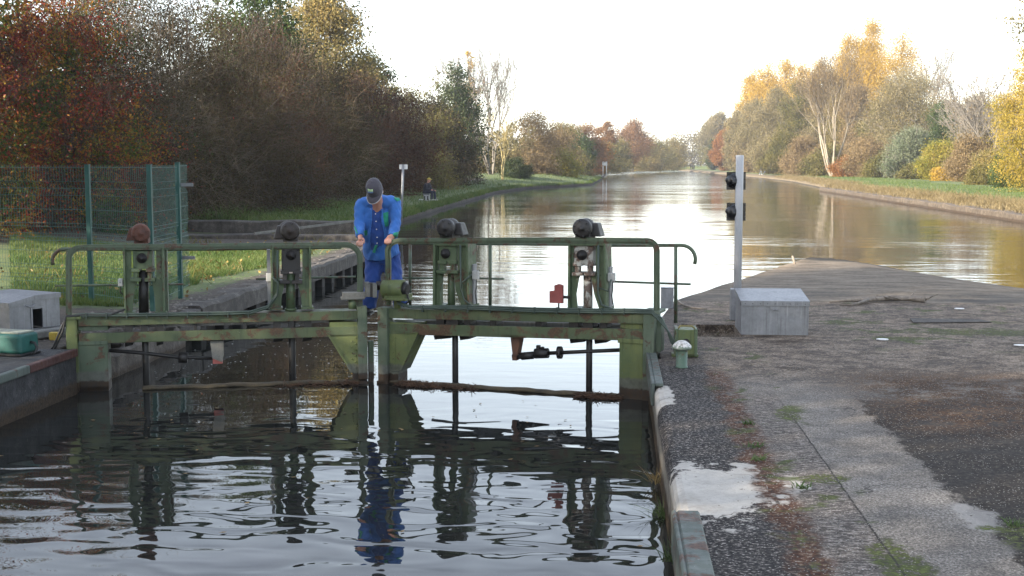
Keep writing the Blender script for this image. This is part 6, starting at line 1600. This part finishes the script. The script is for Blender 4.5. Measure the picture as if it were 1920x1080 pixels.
patch('cuff_trim', [(682, 433), (688, 432), (688, 441), (684, 442)], M_TGREEN, root, .006); patch('cuff_trim', [(738, 437), (748, 434), (748, 443), (736, 446)], M_TGREEN, root, .006); patch('cuff_trim', [(664, 424), (666, 424), (671, 437), (669, 438)], M_TGREEN, root, .006)
patch('hem_trim', [(703, 460), (708, 459), (703, 475), (698, 473)], M_TGREEN, root, .016)
m = MB()
for a, c in ((704, 401), (705, 415), (706, 430), (707, 445), (707, 456)):
    r_ = ray(a, c).normalized(); h = BV.ray_cast(EYE - OFF, r_)
    if h[0] is not None: m.lathe([(.007, 0), (.007, .003), (.003, .004)], h[0] + OFF - r_ * .012, -r_, 10)
m.build('shirt_buttons', M_WHT, sh or root)

# --- generic distant figure, facing dirv, built in metres
def figure(label, x, y, z, face, pose, mats, h=1.74, hat=None, group=None, cat='person'):
    root = thing('person', label, cat, (x, y, z), group)
    Rz = Matrix.Rotation(face, 3, 'Z'); k = h / 1.75; O = Vector((x, y, z)); X = lambda a, b_, c: O + Rz @ (Vector((a, b_, c)) * k)      # local: front = -y
    if pose == 'walk':
        hp, sh_, hd = (0, 0, .93), (0, -.03, 1.43), (0, -.05, 1.62)
        legs = [((-.09, 0, .92), (-.10, -.16, .50), (-.10, -.22, .06)), ((.09, 0, .92), (.10, .02, .49), (.10, .22, .09))]
        arms = [((-.20, -.02, 1.40), (-.25, .08, 1.13), (-.24, -.04, .90)), ((.20, -.02, 1.40), (.25, -.05, 1.12), (.22, -.22, .94))]
    else:
        hp, sh_, hd = (0, .04, .46), (0, -.06, .93), (0, -.15, 1.14)
        legs = [((-.10, .02, .46), (-.13, -.40, .50), (-.13, -.38, .07)), ((.10, .02, .46), (.14, -.42, .49), (.13, -.46, .07))]
        arms = [((-.20, -.05, .90), (-.26, -.10, .62), (-.12, -.34, .60)), ((.20, -.05, .90), (.27, -.16, .62), (.14, -.42, .56))]
    b = MB(); b.ball(X(*hd), (.075 * k, .095 * k, .115 * k), 12, 8, Rz); b.tube([X(hd[0], hd[1] - .085, hd[2] + .01), X(hd[0], hd[1] - .115, hd[2] - .03)], [.012, .016], 6); b.ball(X(hd[0], hd[1] - .03, hd[2] - .08), .055, 10, 6)
    b.tube([X(*hd), X(*sh_)], [.055 * k, .06 * k], 10); b.tube([X(*hp), X(*sh_)], [(.10, .15), (.11, .15)], 12, upv=(1, 0, 0))
    for a in arms: 
        limb(b, *[X(*p) for p in a], (.05, .042, .032)); w0 = Vector(a[2]); d = (Vector(a[2]) - Vector(a[1])).normalized(); b.tube([X(*w0), X(*(w0 + d * .09))], [(.022, .038), (.018, .04)], 8)
        for q in range(4): b.tube([X(*(w0 + d * .08 + Vector((0, (q - 1.5) * .02, 0)))), X(*(w0 + d * (.15 - abs(q - 1.4) * .01) + Vector((0, (q - 1.5) * .022, -.01))))], [.010, .008], 6)
    for a in legs: limb(b, *[X(*p) for p in a], (.075, .055, .04))
    solid('body', b, M_SKIN, root, .012, 3)
    b = MB(); mid = tuple((p + q) / 2 for p, q in zip(hp, sh_)); b.tube([X(hp[0], hp[1], hp[2] - .06), X(*mid), X(sh_[0], sh_[1], sh_[2] - .03), X(sh_[0], sh_[1] + .01, sh_[2] + .06)], [(.14, .19), (.14, .185), (.125, .20), (.06, .085)], 14, upv=(1, 0, 0))
    for a in arms: limb(b, *[X(*p) for p in a], (.082, .068, .050))
    solid('jacket', b, mats[0], root, .018, 4, fold=(.006, 40))
    b = MB(); b.tube([X(hp[0], hp[1], hp[2] - .08), X(hp[0], hp[1], hp[2] + .05)], [(.125, .17), (.125, .17)], 12, upv=(1, 0, 0))
    for a in legs: limb(b, *[X(*p) for p in a], (.098, .078, .065))
    solid('trousers', b, mats[1], root, .018, 4)
    for a in legs:
        m = MB(); f = Vector(a[2]); m.tube([X(f.x, f.y + .06, f.z - .02), X(f.x, f.y - .06, f.z - .02), X(f.x, f.y - .17, f.z - .035)], [.042, .045, .030], 8); m.build('shoe', mats[2], root)
    m = MB()
    if hat:
        m.ball(X(hd[0], hd[1] + .005, hd[2] + .055), (.088 * k, .105 * k, .075 * k), 14, 8, Rz); m.hexa([X(hd[0] + a, hd[1] + b_, hd[2] + c) for a, b_, c in ((-.07, -.07, .05), (.07, -.07, .05), (.055, -.19, .02), (-.055, -.19, .02))], [X(hd[0] + a, hd[1] + b_, hd[2] + c + .012) for a, b_, c in ((-.07, -.07, .05), (.07, -.07, .05), (.055, -.19, .02), (-.055, -.19, .02))]); m.build('cap', hat, root)
    else:
        m.ball(X(hd[0], hd[1] + .02, hd[2] + .035), (.083 * k, .095 * k, .095 * k), 12, 8, Rz); m.build('hair', M_HAIR, root)
    return root
M_NAVY = cloth('navy_jacket', (.006, .007, .014), (.014, .015, .026)); M_NAVY2 = cloth('navy_trousers', (.008, .010, .024), (.016, .020, .042)); M_YCAP = mat_plain('yellow_cap_cloth', (.50, .40, .06), .8)
M_JEAN = cloth('jeans', (.08, .11, .17), (.13, .17, .25)); M_DKJ = cloth('dark_jacket', (.014, .012, .014), (.03, .026, .028)); M_PALE = mat_plain('pale_shoe', (.45, .45, .44), .6)
Y = 68.0; q = W(800, 377, Y)
figure('seated angler in navy clothes and yellow cap on the left bank', q.x, Y, .45, rad(72), 'sit', (M_NAVY, M_NAVY2, M_PALE), 1.72, M_YCAP)
root = thing('tackle_box', 'pale grey tackle box under the seated angler', 'tackle box', (q.x, Y, .43))
m = MB(); m.box((q.x - .14, Y - .17, .43), (q.x + .16, Y + .17, .75)); m.build('box_body', mat_plain('pale_grey_box', (.36, .36, .38), .6, 0, .15, 20), root, bevel=.02)
m = MB(); m.box((q.x - .18, Y - .19, .76), (q.x + .18, Y + .19, .83)); m.build('seat_pad', M_GALV, root, bevel=.015)
m = MB(); m.box((q.x - .12, Y - .178, .48), (q.x - .05, Y - .17, .70)); m.box((q.x + .05, Y - .178, .48), (q.x + .12, Y - .17, .70)); m.build('box_straps', M_CABLEB, root)
qq = W(791, 374, Y); m = MB(); m.hexa([(qq.x - .11, Y - .1, .45), (qq.x + .11, Y - .1, .45), (qq.x + .11, Y + .1, .45), (qq.x - .11, Y + .1, .45)], [(qq.x - .14, Y - .13, .53), (qq.x + .14, Y - .13, .53), (qq.x + .14, Y + .13, .53), (qq.x - .14, Y + .13, .53)]); tag(m.build('bait_tray', M_WHITE, bevel=.01), 'small white bait tray on the grass left of the seated angler', 'tray')
Y = 222.0; q = W(1426, 327, Y); figure('walker in jeans and blue top, left one of the pair on the right bank towpath', q.x, Y, .55, rad(75), 'walk', (cloth('blue_top', (.05, .07, .13), (.09, .12, .2)), M_JEAN, M_PALE), 1.72)
q = W(1433.5, 327, Y + 1); figure('walker in a dark jacket, right one of the pair on the right bank towpath', q.x, Y + 1, .55, rad(60), 'walk', (M_DKJ, M_JEAN, M_SHOE), 1.78)
Y = 385.0
for i, (px, lab) in enumerate(((1295, 'tiny dark figure, leftmost of the three far walkers near the bend'), (1298.5, 'tiny figure between the other two far walkers near the bend'), (1302, 'tiny figure, rightmost of the three far walkers near the bend'))):
    q = W(px, 317, Y); figure(lab, q.x, Y + i, .6, rad(30 + 50 * i), 'walk', (M_DKJ if i != 2 else M_NAVY, M_NAVY2, M_SHOE), 1.7, group='walkers far off near the bend')
